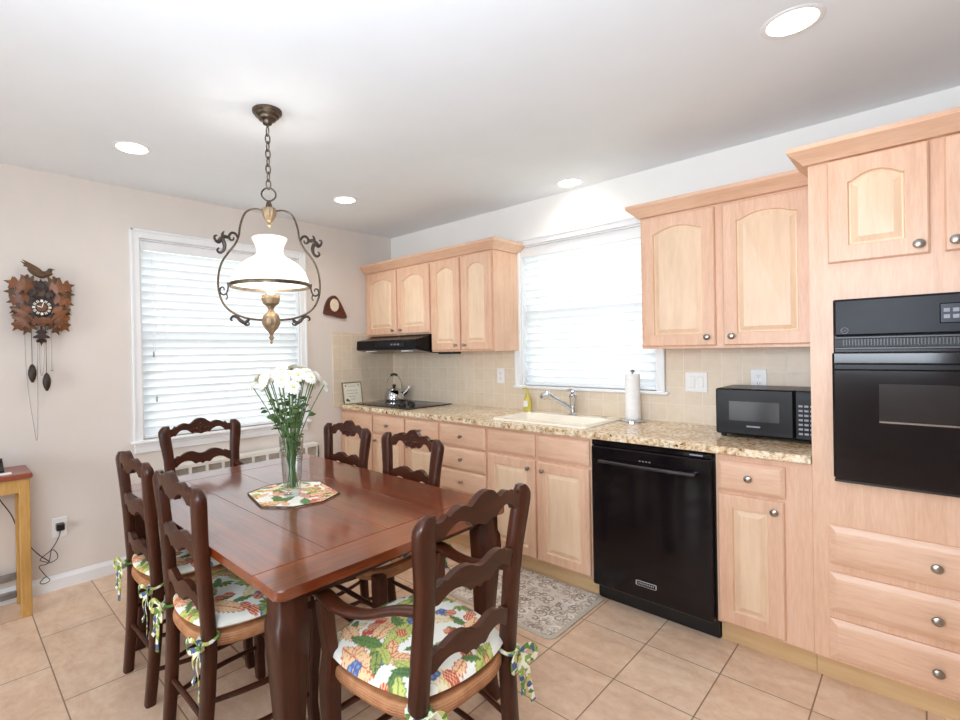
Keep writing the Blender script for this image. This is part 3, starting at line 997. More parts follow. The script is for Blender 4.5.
# ------------------------------------------------------------------ microwave
t = thing('microwave', 'black countertop microwave oven on the granite worktop beside the oven cabinet', 'microwave')
m = MB(); m.box(2.886, 3.290, -0.335, -0.045, 0.930, 1.158, 0.006, 2); m.build('case', 'black_satin', t)
m = MB(); m.box(2.886, 3.205, -0.358, -0.336, 0.934, 1.158, 0.006, 2); dr = m.build('door', 'black_enamel', t)
m = MB(); m.box(2.945, 3.150, -0.3592, -0.3578, 1.003, 1.097, 0.0); m.build('door_window', 'window_dark_glass', dr)
m = MB(); m.box(3.018, 3.074, -0.3596, -0.3578, 0.974, 0.981); m.build('maker_name', 'key_print', dr)
m = MB(); m.box(3.208, 3.290, -0.356, -0.336, 0.934, 1.158, 0.005, 2); cp_ = m.build('control_panel', 'black_enamel', t)
m = MB(); m.box(3.220, 3.280, -0.3575, -0.356, 1.118, 1.142); m.build('display', 'display_glass', cp_)
m = MB()
for r_ in range(7):
    for c_ in range(3):
        m.box(3.222 + c_ * 0.021, 3.237 + c_ * 0.021, -0.3572, -0.356, 0.958 + r_ * 0.021, 0.967 + r_ * 0.021)
kp = m.build('keypad', 'key_print', cp_)
for x, y in ((2.91, -0.31), (3.265, -0.31), (2.91, -0.07), (3.265, -0.07)):
    m = MB(); m.lathe([(0.012, 0), (0.014, 0.0135)], (x, y, 0.9165), 12); m.build('foot', 'black_plastic', t)

# ------------------------------------------------------------------ wall oven
t = thing('wall_oven', 'black built-in wall oven in the tall maple cabinet', 'oven')
ox0, ox1 = 3.376, 3.980
m = MB(); m.box(3.394, 3.963, TF - 0.001, -0.06, 0.848, 1.527); m.box(ox0, ox1, -0.634, TF - 0.001, 0.832, 1.542, 0.004); m.build('oven_body', 'black_enamel', t)
m = MB(); m.box(ox0 + 0.002, ox1 - 0.002, -0.652, -0.634, 1.398, 1.541, 0.008, 2); cp_ = m.build('control_panel', 'black_satin', t)
m = MB(); m.box(3.666, 3.80, -0.6535, -0.652, 1.435, 1.505, 0.003); dp = m.build('display', 'display_glass', cp_)
m = MB()
for i in range(2):
    for j in range(2): m.box(3.676 + i * 0.022, 3.691 + i * 0.022, -0.6541, -0.6535, 1.452 + j * 0.022, 1.465 + j * 0.022)
m.build('display_symbols', 'key_print', dp)
m = MB(); m.lathe([(0.012, 0), (0.012, -0.002), (0.0095, -0.0025)], (3.412, -0.652, 1.420), 24, 'Y'); bd = m.build('round_badge', 'black_satin', cp_)
m = MB(); m.tube([(3.412 + 0.0108 * math.cos(a), -0.6543, 1.420 + 0.0108 * math.sin(a)) for a in [k * PI / 12 for k in range(24)]], 0.0011, 5, closed=True); m.build('badge_ring', 'key_print', bd)
m = MB()
gx, gz = 3.4085, 1.420
m.tube([(gx + 0.0032 * math.cos(a), -0.6546, gz + 0.0042 * math.sin(a)) for a in [R0 * PI / 12 for R0 in range(3, 25)]] + [(gx + 0.0005, -0.6546, gz)], 0.0006, 5)
m.tube([(gx + 0.0092, -0.6546, gz + 0.004), (gx + 0.0058, -0.6546, gz + 0.004), (gx + 0.0058, -0.6546, gz - 0.004), (gx + 0.0092, -0.6546, gz - 0.004)], 0.0006, 5)
m.tube([(gx + 0.0058, -0.6546, gz), (gx + 0.0086, -0.6546, gz)], 0.0006, 5)
m.build('badge_lettering', 'key_print', bd)
m = MB(); m.box(ox0 + 0.004, ox1 - 0.004, -0.640, -0.634, 1.346, 1.394); vt = m.build('vent', 'vent_dark', t)
m = MB()
for i in range(62):
    x = ox0 + 0.03 + i * 0.0089
    m.box(x, x + 0.0035, -0.644, -0.640, 1.362, 1.386)
m.box(ox0 + 0.004, ox1 - 0.004, -0.648, -0.640, 1.388, 1.397, 0.002); m.box(ox0 + 0.004, ox1 - 0.004, -0.646, -0.640, 1.346, 1.356, 0.002)
m.build('vent_fins', 'black_plastic', vt)
m = MB(); m.box(ox0 - 0.002, ox1 + 0.002, -0.664, -0.635, 0.846, 1.338, 0.007, 2); dr = m.build('door', 'black_gloss', t)
m = MB(); m.box(ox0 + 0.004, ox1 - 0.004, -0.706, -0.684, 1.268, 1.296, 0.006)
m.box(ox0 + 0.012, ox0 + 0.035, -0.69, -0.664, 1.274, 1.290, 0.003); m.box(ox1 - 0.035, ox1 - 0.012, -0.69, -0.664, 1.274, 1.290, 0.003)
m.build('handle', 'black_enamel', dr)
m = MB(); m.box(3.508, 3.86, -0.6648, -0.6635, 1.076, 1.218, 0.0); m.build('door_window', 'window_dark_glass', dr)
m = MB(); m.box(3.508, 3.86, -0.6656, -0.6648, 1.074, 1.080); m.build('highlight_bar', 'chrome', dr)  # chrome bar added on the glass to draw a bright highlight line
m = MB(); m.box(ox0, ox1, -0.652, -0.6345, 0.832, 0.844, 0.002); m.build('bottom_trim', 'black_plastic', t)

# ------------------------------------------------------------------ outlets, switches
def wall_plate(name, label, cat, f, u, z, w, h, kind):
    t = thing(name, label, cat)
    def bx(mb, a0, a1, n0, n1, c0, c1, bev=0.001):
        p, q = f(a0, n0, c0), f(a1, n1, c1)
        mb.box(p[0], q[0], p[1], q[1], p[2], q[2], bev)
    m = MB(); bx(m, u - w / 2, u + w / 2, 0, 0.006, z - h / 2, z + h / 2, 0.002); m.build('cover_plate', 'white_plastic', t)
    if kind == 'outlet':
        for dz in (0.02, -0.02):
            m = MB(); bx(m, u - 0.016, u + 0.016, 0.006, 0.008, z + dz - 0.014, z + dz + 0.014); s_ = m.build('socket', 'white_plastic', t)
            m = MB()
            for du in (-0.006, 0.006): bx(m, u + du - 0.001, u + du + 0.001, 0.008, 0.0085, z + dz - 0.003, z + dz + 0.006, 0)
            bx(m, u - 0.002, u + 0.002, 0.008, 0.0085, z + dz - 0.010, z + dz - 0.006, 0)
            m.build('slots', 'ink', s_)
    else:
        k = 2 if w > 0.1 else 1
        for i in range(k):
            c = u + (i - (k - 1) / 2) * 0.046
            m = MB(); bx(m, c - 0.016, c + 0.016, 0.006, 0.010, z - 0.033, z + 0.033, 0.002); m.build('rocker', 'white_plastic', t)
    return t
fKs = lambda u, n, z: (u, -0.0085 - n, z)
wall_plate('light_switch', 'white double light switch on the tiles right of the sink window', 'switch', fKs, 2.695, 1.162, 0.116, 0.116, 'switch')
wall_plate('electrical_outlet', 'white outlet on the tiles just above the microwave', 'outlet', fKs, 3.002, 1.184, 0.072, 0.116, 'outlet')
wall_plate('electrical_outlet', 'white outlet on the tiles left of the sink window', 'outlet', fKs, 1.297, 1.168, 0.072, 0.116, 'outlet')
wall_plate('electrical_outlet', 'white outlet low on the left wall beside the oak side table', 'outlet', fL, -2.648, 0.362, 0.072, 0.118, 'outlet')
t = thing('power_adapter', 'black plug adapter with tangled cord hanging from the low wall outlet', 'charger')
m = MB(); m.box(0.0090, 0.05, -2.668, -2.628, 0.352, 0.392, 0.004); m.build('plug', 'black_plastic', t)
m = MB()
cp = [(0.03, -2.646, 0.352), (0.025, -2.66, 0.30), (0.02, -2.691, 0.247), (0.022, -2.72, 0.225), (0.03, -2.746, 0.205), (0.028, -2.72, 0.185), (0.022, -2.70, 0.172), (0.03, -2.665, 0.19),
      (0.03, -2.668, 0.225), (0.024, -2.69, 0.246), (0.026, -2.70, 0.20), (0.022, -2.712, 0.17), (0.026, -2.75, 0.168), (0.022, -2.735, 0.13), (0.026, -2.717, 0.099), (0.03, -2.702, 0.075), (0.03, -2.725, 0.062), (0.03, -2.748, 0.071), (0.03, -2.735, 0.092), (0.03, -2.717, 0.10)]
m.tube(cp, 0.0022, 6, smooth=4); m.build('cord', 'black_plastic', t)
m = MB()
m.tube([(0.026, -2.70, 0.18), (0.03, -2.745, 0.23), (0.03, -2.782, 0.284), (0.03, -2.80, 0.33), (0.03, -2.846, 0.425), (0.03, -2.87, 0.5), (0.03, -2.915, 0.59), (0.03, -2.95, 0.68)], 0.0026, 6, smooth=4)
m.build('cord', 'black_plastic', t)

# ------------------------------------------------------------------ small things on the worktop and wall
t = thing('picture_frame', 'small gold-edged framed verse leaning at the left end of the worktop', 'picture', (0.055, -0.525, 0.9165))
fr = lambda u, n, z: (-0.03 * z / 0.19 + n, u, z)
def fbx(mb, a0, a1, n0, n1, c0, c1):
    A = [fr(a, n, c) for c in (c0, c1) for n in (n0, n1) for a in (a0, a1)]
    v = [mb.bm.verts.new(p) for p in A]
    for q in ((0, 2, 3, 1), (4, 5, 7, 6), (0, 1, 5, 4), (2, 6, 7, 3), (0, 4, 6, 2), (1, 3, 7, 5)): mb.face([v[i] for i in q])
m = MB(); w, h, e = 0.102, 0.190, 0.006
fbx(m, -w, -w + e, 0, 0.014, 0, h); fbx(m, w - e, w, 0, 0.014, 0, h); fbx(m, -w + e, w - e, 0, 0.014, 0, e); fbx(m, -w + e, w - e, 0, 0.014, h - e, h)
m.build('frame', 'frame_gold', t, smooth=0)
m = MB(); fbx(m, -w + e, w - e, 0.002, 0.009, e, h - e); cd = m.build('card', 'ivory_card', t, smooth=0)
m = MB()
for z_, a, b in ((0.155, -0.04, 0.045), (0.118, -0.062, 0.06), (0.092, -0.06, 0.058), (0.066, -0.045, 0.03), (0.042, -0.02, 0.03)):
    n_ = 24
    m.tube([fr(a + (b - a) * i / n_, 0.0092, z_ + 0.0035 * math.sin(i * 2.1) * (0.6 + 0.4 * math.sin(i * 0.7))) for i in range(n_ + 1)], 0.0012, 4)
m.build('handwriting', 'ink', cd)
m = MB()
for a, c, r in ((-0.068, 0.16, 0.008), (0.07, 0.162, 0.007), (-0.062, 0.036, 0.015), (-0.045, 0.028, 0.009)):
    m.prism([(a + r * math.cos(i * PI / 5), c + r * 0.8 * math.sin(i * PI / 5)) for i in range(10)], lambda p, q, d: fr(p, d, q), 0.009, 0.0098)
m.build('leaf_drawing', 'leaf_print', cd)

t = thing('wall_plaque', 'polished triangular wood slab with a pale oval inset on the left wall', 'plaque', (0.0, -0.668, 1.775))
ol = curve2([(a, b * 0.84) for a, b in [(-0.118, -0.075), (-0.105, 0.0), (-0.072, 0.075), (-0.03, 0.112), (0.01, 0.105), (0.05, 0.05), (0.09, -0.03), (0.115, -0.09), (0.108, -0.118), (0.05, -0.118), (-0.03, -0.098), (-0.10, -0.088), (-0.118, -0.075)]], 4)[:-1]
m = MB(); m.prism(ol, lambda a, b, d: (d, a, b), 0.001, 0.022); m.build('wood_slab', 'plaque_wood', t)
m = MB(); m.loft([[(0.0222, -0.012 + 0.046 * k * math.cos(i * PI / 12), 0.012 + 0.056 * k * math.sin(i * PI / 12)) if k == 1 else (0.027, -0.012 + 0.046 * k * math.cos(i * PI / 12), 0.012 + 0.056 * k * math.sin(i * PI / 12)) for i in range(24)] for k in (1, 0.9)]); m.build('oval_inset', 'stone_oval', t)

# ------------------------------------------------------------------ recessed lights
def can_light(x, y, label, power, col=(1.0, 0.96, 0.90)):
    t = thing('recessed_light', label, 'ceiling light', (x, y, H), group='recessed ceiling lights')
    m = MB(); m.lathe([(0.072, -0.0005), (0.091, -0.0005), (0.091, -0.002), (0.086, -0.004), (0.074, -0.003), (0.072, -0.0005)], (0, 0, 0), 36, cap0=False, cap1=False); m.build('trim_ring', 'white_trim', t)
    m = MB(); m.lathe([(0.0715, -0.0005), (0.0715, -0.0022), (0.05, -0.0026)], (0, 0, 0), 32); m.build('lens', 'lamp_lens', t)
    d = bpy.data.lights.new('can_glow', 'SPOT'); d.energy = power; d.spot_size = math.radians(165); d.spot_blend = 1.0; d.shadow_soft_size = 0.07; d.color = col
    o = bpy.data.objects.new('can_glow', d); COL.objects.link(o); o.location = (0, 0, -0.03); o.parent = t
can_light(0.707, -2.401, 'bright round recessed ceiling light nearest the cuckoo clock', 10)
can_light(0.712, -1.045, 'bright round recessed ceiling light right of the hanging lamp chain', 26)
can_light(1.988, -0.150, 'bright round recessed ceiling light right above the sink window', 11, (1.0, 0.90, 0.74))
can_light(3.322, -1.055, 'bright round recessed ceiling light at the top right of the photo', 6)

# ------------------------------------------------------------------ hanging lamp
LX, LY = 1.552, -2.069
t = thing('pendant_lamp', 'antique brass oil-style pendant lamp with white glass shade over the table', 'lamp', (LX, LY, 0))
t.scale = (0.96, 0.96, 1.0)
ad = Vector((0.46, 0.888, 0)).normalized()
fp = lambda a, z: (ad.x * a, ad.y * a, z)
m = MB(); m.lathe([(0.010, 2.402), (0.020, 2.408), (0.024, 2.420), (0.040, 2.428), (0.043, 2.438), (0.056, 2.444), (0.058, 2.453), (0.067, 2.458), (0.068, 2.4685)], (0, 0, 0), 28); m.build('ceiling_canopy', 'antique_brass', t)
m = MB()
nl = 8
for i in range(nl):
    zc = 2.394 - (i + 0.5) * (2.394 - 2.120) / nl
    pts = []
    for k in range(14):
        a = 2 * PI * k / 14
        p, q = 0.0115 * math.cos(a), 0.0225 * math.sin(a)
        dx, dy = (1, 0) if i % 2 == 0 else (0, 1)
        pts.append((p * dx, p * dy, zc + q))
    m.tube(pts, 0.0031, 6, closed=True)
m.build('chain', 'antique_brass', t)
m = MB()
lo = [fp(0.030 * math.sin(a) * (1.0 if abs(math.sin(a)) < 0.8 else 1.08), 2.092 + 0.03 * math.cos(a)) for a in [2 * PI * k / 16 for k in range(16)]]
m.tube(lo, 0.004, 8, closed=True)
m.lathe([(0.004, 2.062), (0.010, 2.058), (0.014, 2.045), (0.016, 2.030)], (0, 0, 0), 12); m.build('hanging_loop', 'antique_brass', t)
m = MB(); m.lathe([(0.014, 2.033), (0.032, 2.028), (0.034, 2.012), (0.030, 1.995), (0.022, 1.980), (0.012, 1.968), (0.006, 1.962), (0.010, 1.952), (0.004, 1.944)], (0, 0, 0), 24,
                  mod=lambda a, z: 1 + 0.05 * math.cos(10 * a)); m.build('hub', 'bright_brass', t)
path = [(0.026, 2.018), (0.06, 2.022), (0.095, 2.012), (0.116, 1.985), (0.130, 1.94), (0.136, 1.90), (0.152, 1.862), (0.184, 1.82), (0.210, 1.78), (0.224, 1.735), (0.229, 1.68), (0.222, 1.63), (0.200, 1.585), (0.160, 1.552), (0.105, 1.532), (0.05, 1.525), (0.02, 1.525)]
for sg in (1, -1):
    m = MB(); m.tube([fp(sg * a, z) for a, z in path], 0.0048, 8, smooth=4)
    fm = m.build('frame_arm', 'antique_brass', t)
    m = MB()
    # upper scroll: s-shaped leaf curl outside the frame
    sc = [(0.139, 1.888), (0.150, 1.906), (0.166, 1.910), (0.178, 1.896), (0.174, 1.880), (0.160, 1.880), (0.158, 1.892)]
    m.tube([fp(sg * a, z) for a, z in sc], [0.006, 0.006, 0.006, 0.006, 0.005, 0.004, 0.003], 7, smooth=4)
    sc = [(0.172, 1.885), (0.196, 1.892), (0.214, 1.880), (0.224, 1.868), (0.238, 1.876), (0.240, 1.892), (0.228, 1.896)]
    m.tube([fp(sg * a, z) for a, z in sc], [0.005, 0.009, 0.011, 0.009, 0.006, 0.005, 0.003], 7, smooth=4)
    sc = [(0.208, 1.884), (0.198, 1.856), (0.202, 1.832), (0.218, 1.820), (0.230, 1.830), (0.222, 1.842)]
    m.tube([fp(sg * a, z) for a, z in sc], [0.009, 0.009, 0.007, 0.006, 0.005, 0.003], 7, smooth=4)
    sc = [(0.204, 1.886), (0.206, 1.904), (0.198, 1.916)]
    m.tube([fp(sg * a, z) for a, z in sc], [0.009, 0.006, 0.002], 7, smooth=3)
    m.build('scroll_ornament', 'dark_iron', fm)
    m = MB()
    sc = [(0.188, 1.690), (0.186, 1.668), (0.194, 1.642), (0.210, 1.636), (0.222, 1.648), (0.218, 1.666), (0.206, 1.668), (0.203, 1.656)]
    m.tube([fp(sg * a, z) for a, z in sc], [0.004, 0.004, 0.004, 0.004, 0.004, 0.004, 0.003, 0.003], 7, smooth=4)
    sc = [(0.194, 1.642), (0.190, 1.624), (0.198, 1.614)]
    m.tube([fp(sg * a, z) for a, z in sc], [0.004, 0.003, 0.003], 7, smooth=4)
    m.build('scroll_ornament', 'dark_iron', fm)
    m = MB()
    sc = [(0.098, 1.527), (0.116, 1.512), (0.134, 1.520), (0.150, 1.536), (0.168, 1.540), (0.178, 1.528), (0.170, 1.520)]
    m.tube([fp(sg * a, z) for a, z in sc], [0.006, 0.009, 0.009, 0.007, 0.006, 0.005, 0.003], 7, smooth=4)
    sc = [(0.126, 1.516), (0.112, 1.502), (0.098, 1.504), (0.100, 1.514)]
    m.tube([fp(sg * a, z) for a, z in sc], [0.007, 0.005, 0.004, 0.003], 7, smooth=4)
    m.build('scroll_ornament', 'dark_iron', fm)
shade = [(0.080, 1.908), (0.083, 1.905), (0.078, 1.894), (0.066, 1.872), (0.0605, 1.852), (0.062, 1.836), (0.074, 1.822), (0.105, 1.806), (0.140, 1.782), (0.166, 1.750), (0.180, 1.716), (0.184, 1.694)]
shade = [(r * 0.975, z - 0.013) for r, z in shade]
inner = [(r - 0.004, z) for r, z in reversed(shade)]
m = MB(); m.lathe(shade + inner + [shade[0]], (0, 0, 0), 48, cap0=False, cap1=False); sh = m.build('shade', 'milk_glass', t, smooth=60)
m = MB(); m.lathe([(0.175, 1.686), (0.184, 1.686), (0.186, 1.680), (0.184, 1.671), (0.175, 1.671), (0.175, 1.686)], (0, 0, 0), 48, cap0=False, cap1=False)
m.build('shade_ring', 'antique_brass', t)
m = MB(); m.lathe([(0.012, 1.745), (0.028, 1.725), (0.033, 1.70), (0.028, 1.672), (0.014, 1.652), (0.013, 1.64)], (0, 0, 0), 20); m.build('bulb', 'bulb_glow', t)
m = MB(); m.lathe([(0.013, 1.640), (0.040, 1.636), (0.043, 1.622), (0.036, 1.598), (0.018, 1.585), (0.012, 1.572), (0.018, 1.560), (0.034, 1.545), (0.042, 1.525), (0.040, 1.505), (0.028, 1.485), (0.014, 1.470), (0.006, 1.455), (0.013, 1.445), (0.004, 1.430), (0.007, 1.422), (0.002, 1.416)], (0, 0, 0), 26,
                  mod=lambda a, z: 1 + (0.04 * math.cos(12 * a) if 1.48 < z < 1.55 else 0)); m.build('oil_font', 'bright_brass', t)
d = bpy.data.lights.new('bulb_light', 'POINT'); d.energy = 5; d.shadow_soft_size = 0.035; d.color = (1.0, 0.96, 0.90)
o = bpy.data.objects.new('bulb_light', d); COL.objects.link(o); o.location = (0, 0, 1.76); o.parent = t

# ------------------------------------------------------------------ pattern painter for the floral cloths
PAL = dict(white=(246, 243, 230), cream=(240, 226, 190), leaf=(96, 132, 58), dleaf=(62, 100, 48), yleaf=(196, 200, 104), pink=(232, 178, 156), peach=(240, 200, 150), rust=(206, 92, 60), red=(198, 66, 48), blue=(72, 92, 150), sky=(120, 150, 190), gold=(222, 184, 92), olive=(150, 160, 74))
def paint(X, Y, seed, n, ext, scale=1.0, kinds=None, ground='white'):
    rng = random.Random(seed)
    C = np.empty(X.shape + (3,))
    C[:] = lin(PAL[ground])[:3]
    def put(mask, c): C[mask] = lin(PAL[c])[:3]
    order = kinds or (['bigleaf'] * 5 + ['leaf'] * 5 + ['berry'] * 2 + ['blue'] * 2 + ['sprig'] * 2)
    for i in range(n):
        k = order[i % len(order)]
        cx, cy = rng.uniform(-ext[0], ext[0]), rng.uniform(-ext[1], ext[1])
        a = rng.uniform(0, 2 * PI)
        u = ((X - cx) * math.cos(a) + (Y - cy) * math.sin(a)) / scale
        v = (-(X - cx) * math.sin(a) + (Y - cy) * math.cos(a)) / scale
        if k in ('bigleaf', 'leaf', 'peachleaf'):
            L_ = rng.uniform(0.055, 0.085) if k != 'leaf' else rng.uniform(0.03, 0.045)
            w_ = L_ * rng.uniform(0.34, 0.48)
            c1, c2 = rng.choice([('yleaf', 'olive'), ('peach', 'rust'), ('leaf', 'dleaf'), ('cream', 'gold'), ('yleaf', 'leaf')] if k == 'bigleaf' else [('leaf', 'dleaf'), ('dleaf', 'leaf'), ('olive', 'dleaf'), ('peach', 'rust')])
            if k == 'peachleaf': c1, c2 = rng.choice([('peach', 'rust'), ('pink', 'rust')])
            prof_ = w_ * np.clip(1 - (u / L_) ** 2, 0, 1) * (1 + 0.12 * np.sin(u * 420))
            ins = (np.abs(v) < prof_) & (np.abs(u) < L_)
            put(ins, c1)
            put(ins & (np.abs(v) > prof_ - 0.0028), c2)
            put(ins & (np.abs(v) < 0.0016), c2)
            put(ins & (np.abs(((u - np.abs(v) * 0.8) * 70) % 1.0 - 0.5) < 0.04), c2)
        elif k == 'berry':
            for j in range(rng.randint(1, 3)):
                du, dv = j * 0.034, rng.uniform(-0.014, 0.014)
                r = np.sqrt(((u - du) / 0.021) ** 2 + ((v - dv) / 0.017) ** 2)
                put(r < 1.0, 'rust'); put(r < 0.86, 'red')
                put((r < 0.86) & (np.abs((v * 130) % 1.0 - 0.5) < 0.16), 'peach')
        elif k == 'blue':
            for j in range(5):
                b_ = 2 * PI * j / 5
                r = np.sqrt((u - 0.013 * math.cos(b_)) ** 2 + (v - 0.013 * math.sin(b_)) ** 2)
                put(r < 0.0115, 'blue'); put(r < 0.005, 'sky')
        else:
            for j in range(5):
                b_ = -0.9 + 0.45 * j
                uu_ = u * math.cos(b_) + v * math.sin(b_); vv = -u * math.sin(b_) + v * math.cos(b_)
                ins = (uu_ > 0.004) & (uu_ < 0.048) & (np.abs(vv) < 0.0085 * np.sin(np.clip(uu_ / 0.048, 0, 1) * PI))
                put(ins, 'leaf' if j % 2 else 'olive')
                put(ins & (np.abs(vv) < 0.001), 'dleaf')
    return C

def set_pattern(o, seed, n, ext, scale=1.0, kinds=None, ground='white', yoff=0.0):
    me = o.data
    co = np.empty(len(me.vertices) * 3); me.vertices.foreach_get('co', co); co = co.reshape(-1, 3)
    c = paint(co[:, 0], co[:, 1] - yoff, seed, n, ext, scale, kinds, ground)
    at = me.color_attributes.new('pattern', 'FLOAT_COLOR', 'POINT')
    at.data.foreach_set('color', np.concatenate([c, np.ones((len(c), 1))], 1).astype(np.float32).ravel())

# ------------------------------------------------------------------ dining table
TBX0, TBX1, TBY0, TBY1, TBZ = 0.967, 2.464, -2.540, -1.558, 0.760
t = thing('dining_table', 'long dark walnut plank dining table with turned-out legs', 'table', ((TBX0 + TBX1) / 2, (TBY0 + TBY1) / 2, 0))
hx, hy = (TBX1 - TBX0) / 2, (TBY1 - TBY0) / 2
def slab(x0, x1, y0, y1, z0, z1, r=0.003):
    m = MB(); m.box(x0, x1, y0, y1, z0, z1, r, 2); return m
eb = 0.142
n_pl = 4
pw = 2 * hy / n_pl
for i in range(n_pl):
    slab(-hx + eb + 0.001, hx - eb - 0.001, -hy + i * pw + 0.0006, -hy + (i + 1) * pw - 0.0006, TBZ - 0.030, TBZ, 0.001).build('plank', 'table_wood', t)
for sg in (-1, 1):
    m = MB()
    xa, xb = (hx - eb, hx)
    r = 0.022
    pts = [(xa, -hy)] + [(xb - r + r * math.sin(a), -hy + r - r * math.cos(a)) for a in [k * PI / 12 for k in range(7)]] + [(xb - r + r * math.cos(a), hy - r + r * math.sin(a)) for a in [k * PI / 12 for k in range(7)]] + [(xa, hy)]
    pts = [(p * sg, q) for p, q in pts]
    m.prism(pts, lambda a, b, d: (a, b, d), TBZ - 0.030, TBZ)
    es = [e for e in m.bm.edges if abs(e.verts[0].co.z - e.verts[1].co.z) < 1e-6]
    bmesh.ops.bevel(m.bm, geom=es, offset=0.004, segments=1, profile=0.5, affect='EDGES')
    m.build('breadboard_end', 'table_wood_end', t)
m = MB(); m.box(-hx + 0.05, hx - 0.05, -hy + 0.05, hy - 0.05, TBZ - 0.036, TBZ - 0.0302); m.build('underframe', 'table_seam', t)
ax, ay = hx - 0.052, hy - 0.050
def apron(axis, sg):
    m = MB()
    L_ = (ax if axis == 'x' else ay) - 0.045
    n_ = 40
    top = [(-L_ + 2 * L_ * i / n_, TBZ - 0.036) for i in range(n_ + 1)]
    bot = [(-L_ + 2 * L_ * i / n_, TBZ - 0.066 - 0.008 * abs(2 * i / n_ - 1) ** 3 + 0.003 * math.cos(2 * PI * i / n_ * 2)) for i in range(n_ + 1)]
    if axis == 'x': f = lambda a, b, d: (a, sg * (ay - 0.012 + d), b)
    else: f = lambda a, b, d: (sg * (ax - 0.012 + d), a, b)
    m.strip(top, bot, f, -0.012, 0.012)
    m.build('apron', 'walnut_across', t)
apron('x', 1); apron('x', -1); apron('y', 1); apron('y', -1)
def sq_ring(cx, cy, h, z, ch=0.18, tw=0):
    c = h * ch
    return [(cx + h, cy - h + c, z), (cx + h, cy + h - c, z), (cx + h - c, cy + h, z), (cx - h + c, cy + h, z), (cx - h, cy + h - c, z), (cx - h, cy - h + c, z), (cx - h + c, cy - h, z), (cx + h - c, cy - h, z)]
for sx in (-1, 1):
    for sy in (-1, 1):
        m = MB()
        rings = []
        for z, h, off in ((0.0, 0.027, 0.018), (0.05, 0.026, 0.010), (0.18, 0.027, 0.0), (0.35, 0.033, -0.001), (0.50, 0.041, 0.003), (0.60, 0.047, 0.005), (0.645, 0.047, 0.003), (0.66, 0.043, 0.0), (TBZ - 0.037, 0.042, 0.0)):
            rings.append(sq_ring(sx * (ax - 0.014 + off), sy * (ay - 0.014 + off), h, z))
        m.loft(rings); m.build('leg', 'walnut', t, smooth=50)

# ------------------------------------------------------------------ ladder-back chairs
class P_: pass
CP = P_()
def chair_params(arms):
    CP.h = 0.972 if arms else 0.955
    CP.seat, CP.foot, CP.waist, CP.ear = (0.188, 0.170, 0.184, 0.205) if arms else (0.168, 0.150, 0.164, 0.185)
    CP.lean, CP.splay = (0.055, 0.050) if arms else (0.034, 0.030)
    CP.mid, CP.low = (0.770, 0.592) if arms else (0.752, 0.585)
    CP.fx, CP.fy = (0.222, 0.325) if arms else (0.205, 0.350)
def post_y(z):
    if z < 0.45: return -CP.splay * ((0.45 - z) / 0.45) ** 1.6
    return -CP.lean * ((z - 0.45) / (CP.h - 0.45)) ** 1.15
def post_x(z):
    if z < 0.45: return CP.foot + (CP.seat - CP.foot) * z / 0.45
    return float(np.interp(z, [0.45, 0.72, 0.80, 0.88, CP.h - 0.035, CP.h], [CP.seat, CP.waist, CP.waist + 0.004, CP.ear - 0.006, CP.ear, CP.ear - 0.006]))
def rail_f(k_bow):
    def f(a, b, d):
        w_ = post_x(b)
        return (a, post_y(b) + d - k_bow * (1 - min(1, (a / w_) ** 2)), b)
    return f
def mirror_curve(half, sub=5):
    full = [(-u, z) for u, z in reversed(half)] + [(u, z) for u, z in half if u > 0]
    return curve2(full, sub)
def resample(pl, n):
    xs = [p[0] for p in pl]
    zs = [p[1] for p in pl]
    g = np.linspace(xs[0], xs[-1], n)
    return [(float(x), float(np.interp(x, xs, zs))) for x in g]
def wavy_rail(z0, top, bot, name, t, th=0.010, bow=0.018):
    hw = post_x(z0) - 0.012
    n_ = 61
    T = resample(mirror_curve([(u * hw, z0 + z) for u, z in top]), n_)
    B = resample(mirror_curve([(u * hw, z0 + z) for u, z in bot]), n_)
    m = MB(); m.strip(T, B, rail_f(bow), -th, th)
    es = [e for e in m.bm.edges if e.is_manifold and e.calc_face_angle(0) > 1.0]
    bmesh.ops.bevel(m.bm, geom=es, offset=0.003, segments=1, profile=0.5, affect='EDGES')
    return m.build(name, 'walnut_across', t, smooth=30)

def seat_outline(k=1.0, n=64):
    pts = []
    for i in range(n):
        a = 2 * PI * i / n
        c, s_ = math.cos(a), math.sin(a)
        e = 0.62
        u = math.copysign(abs(c) ** e, c)
        v = math.copysign(abs(s_) ** e, s_)
        y = 0.185 + v * 0.215
        w_ = CP.seat + 0.022 + (y + 0.03) / 0.43 * 0.036
        pts.append((u * w_ * k, 0.185 + (y - 0.185) * k))
    return pts

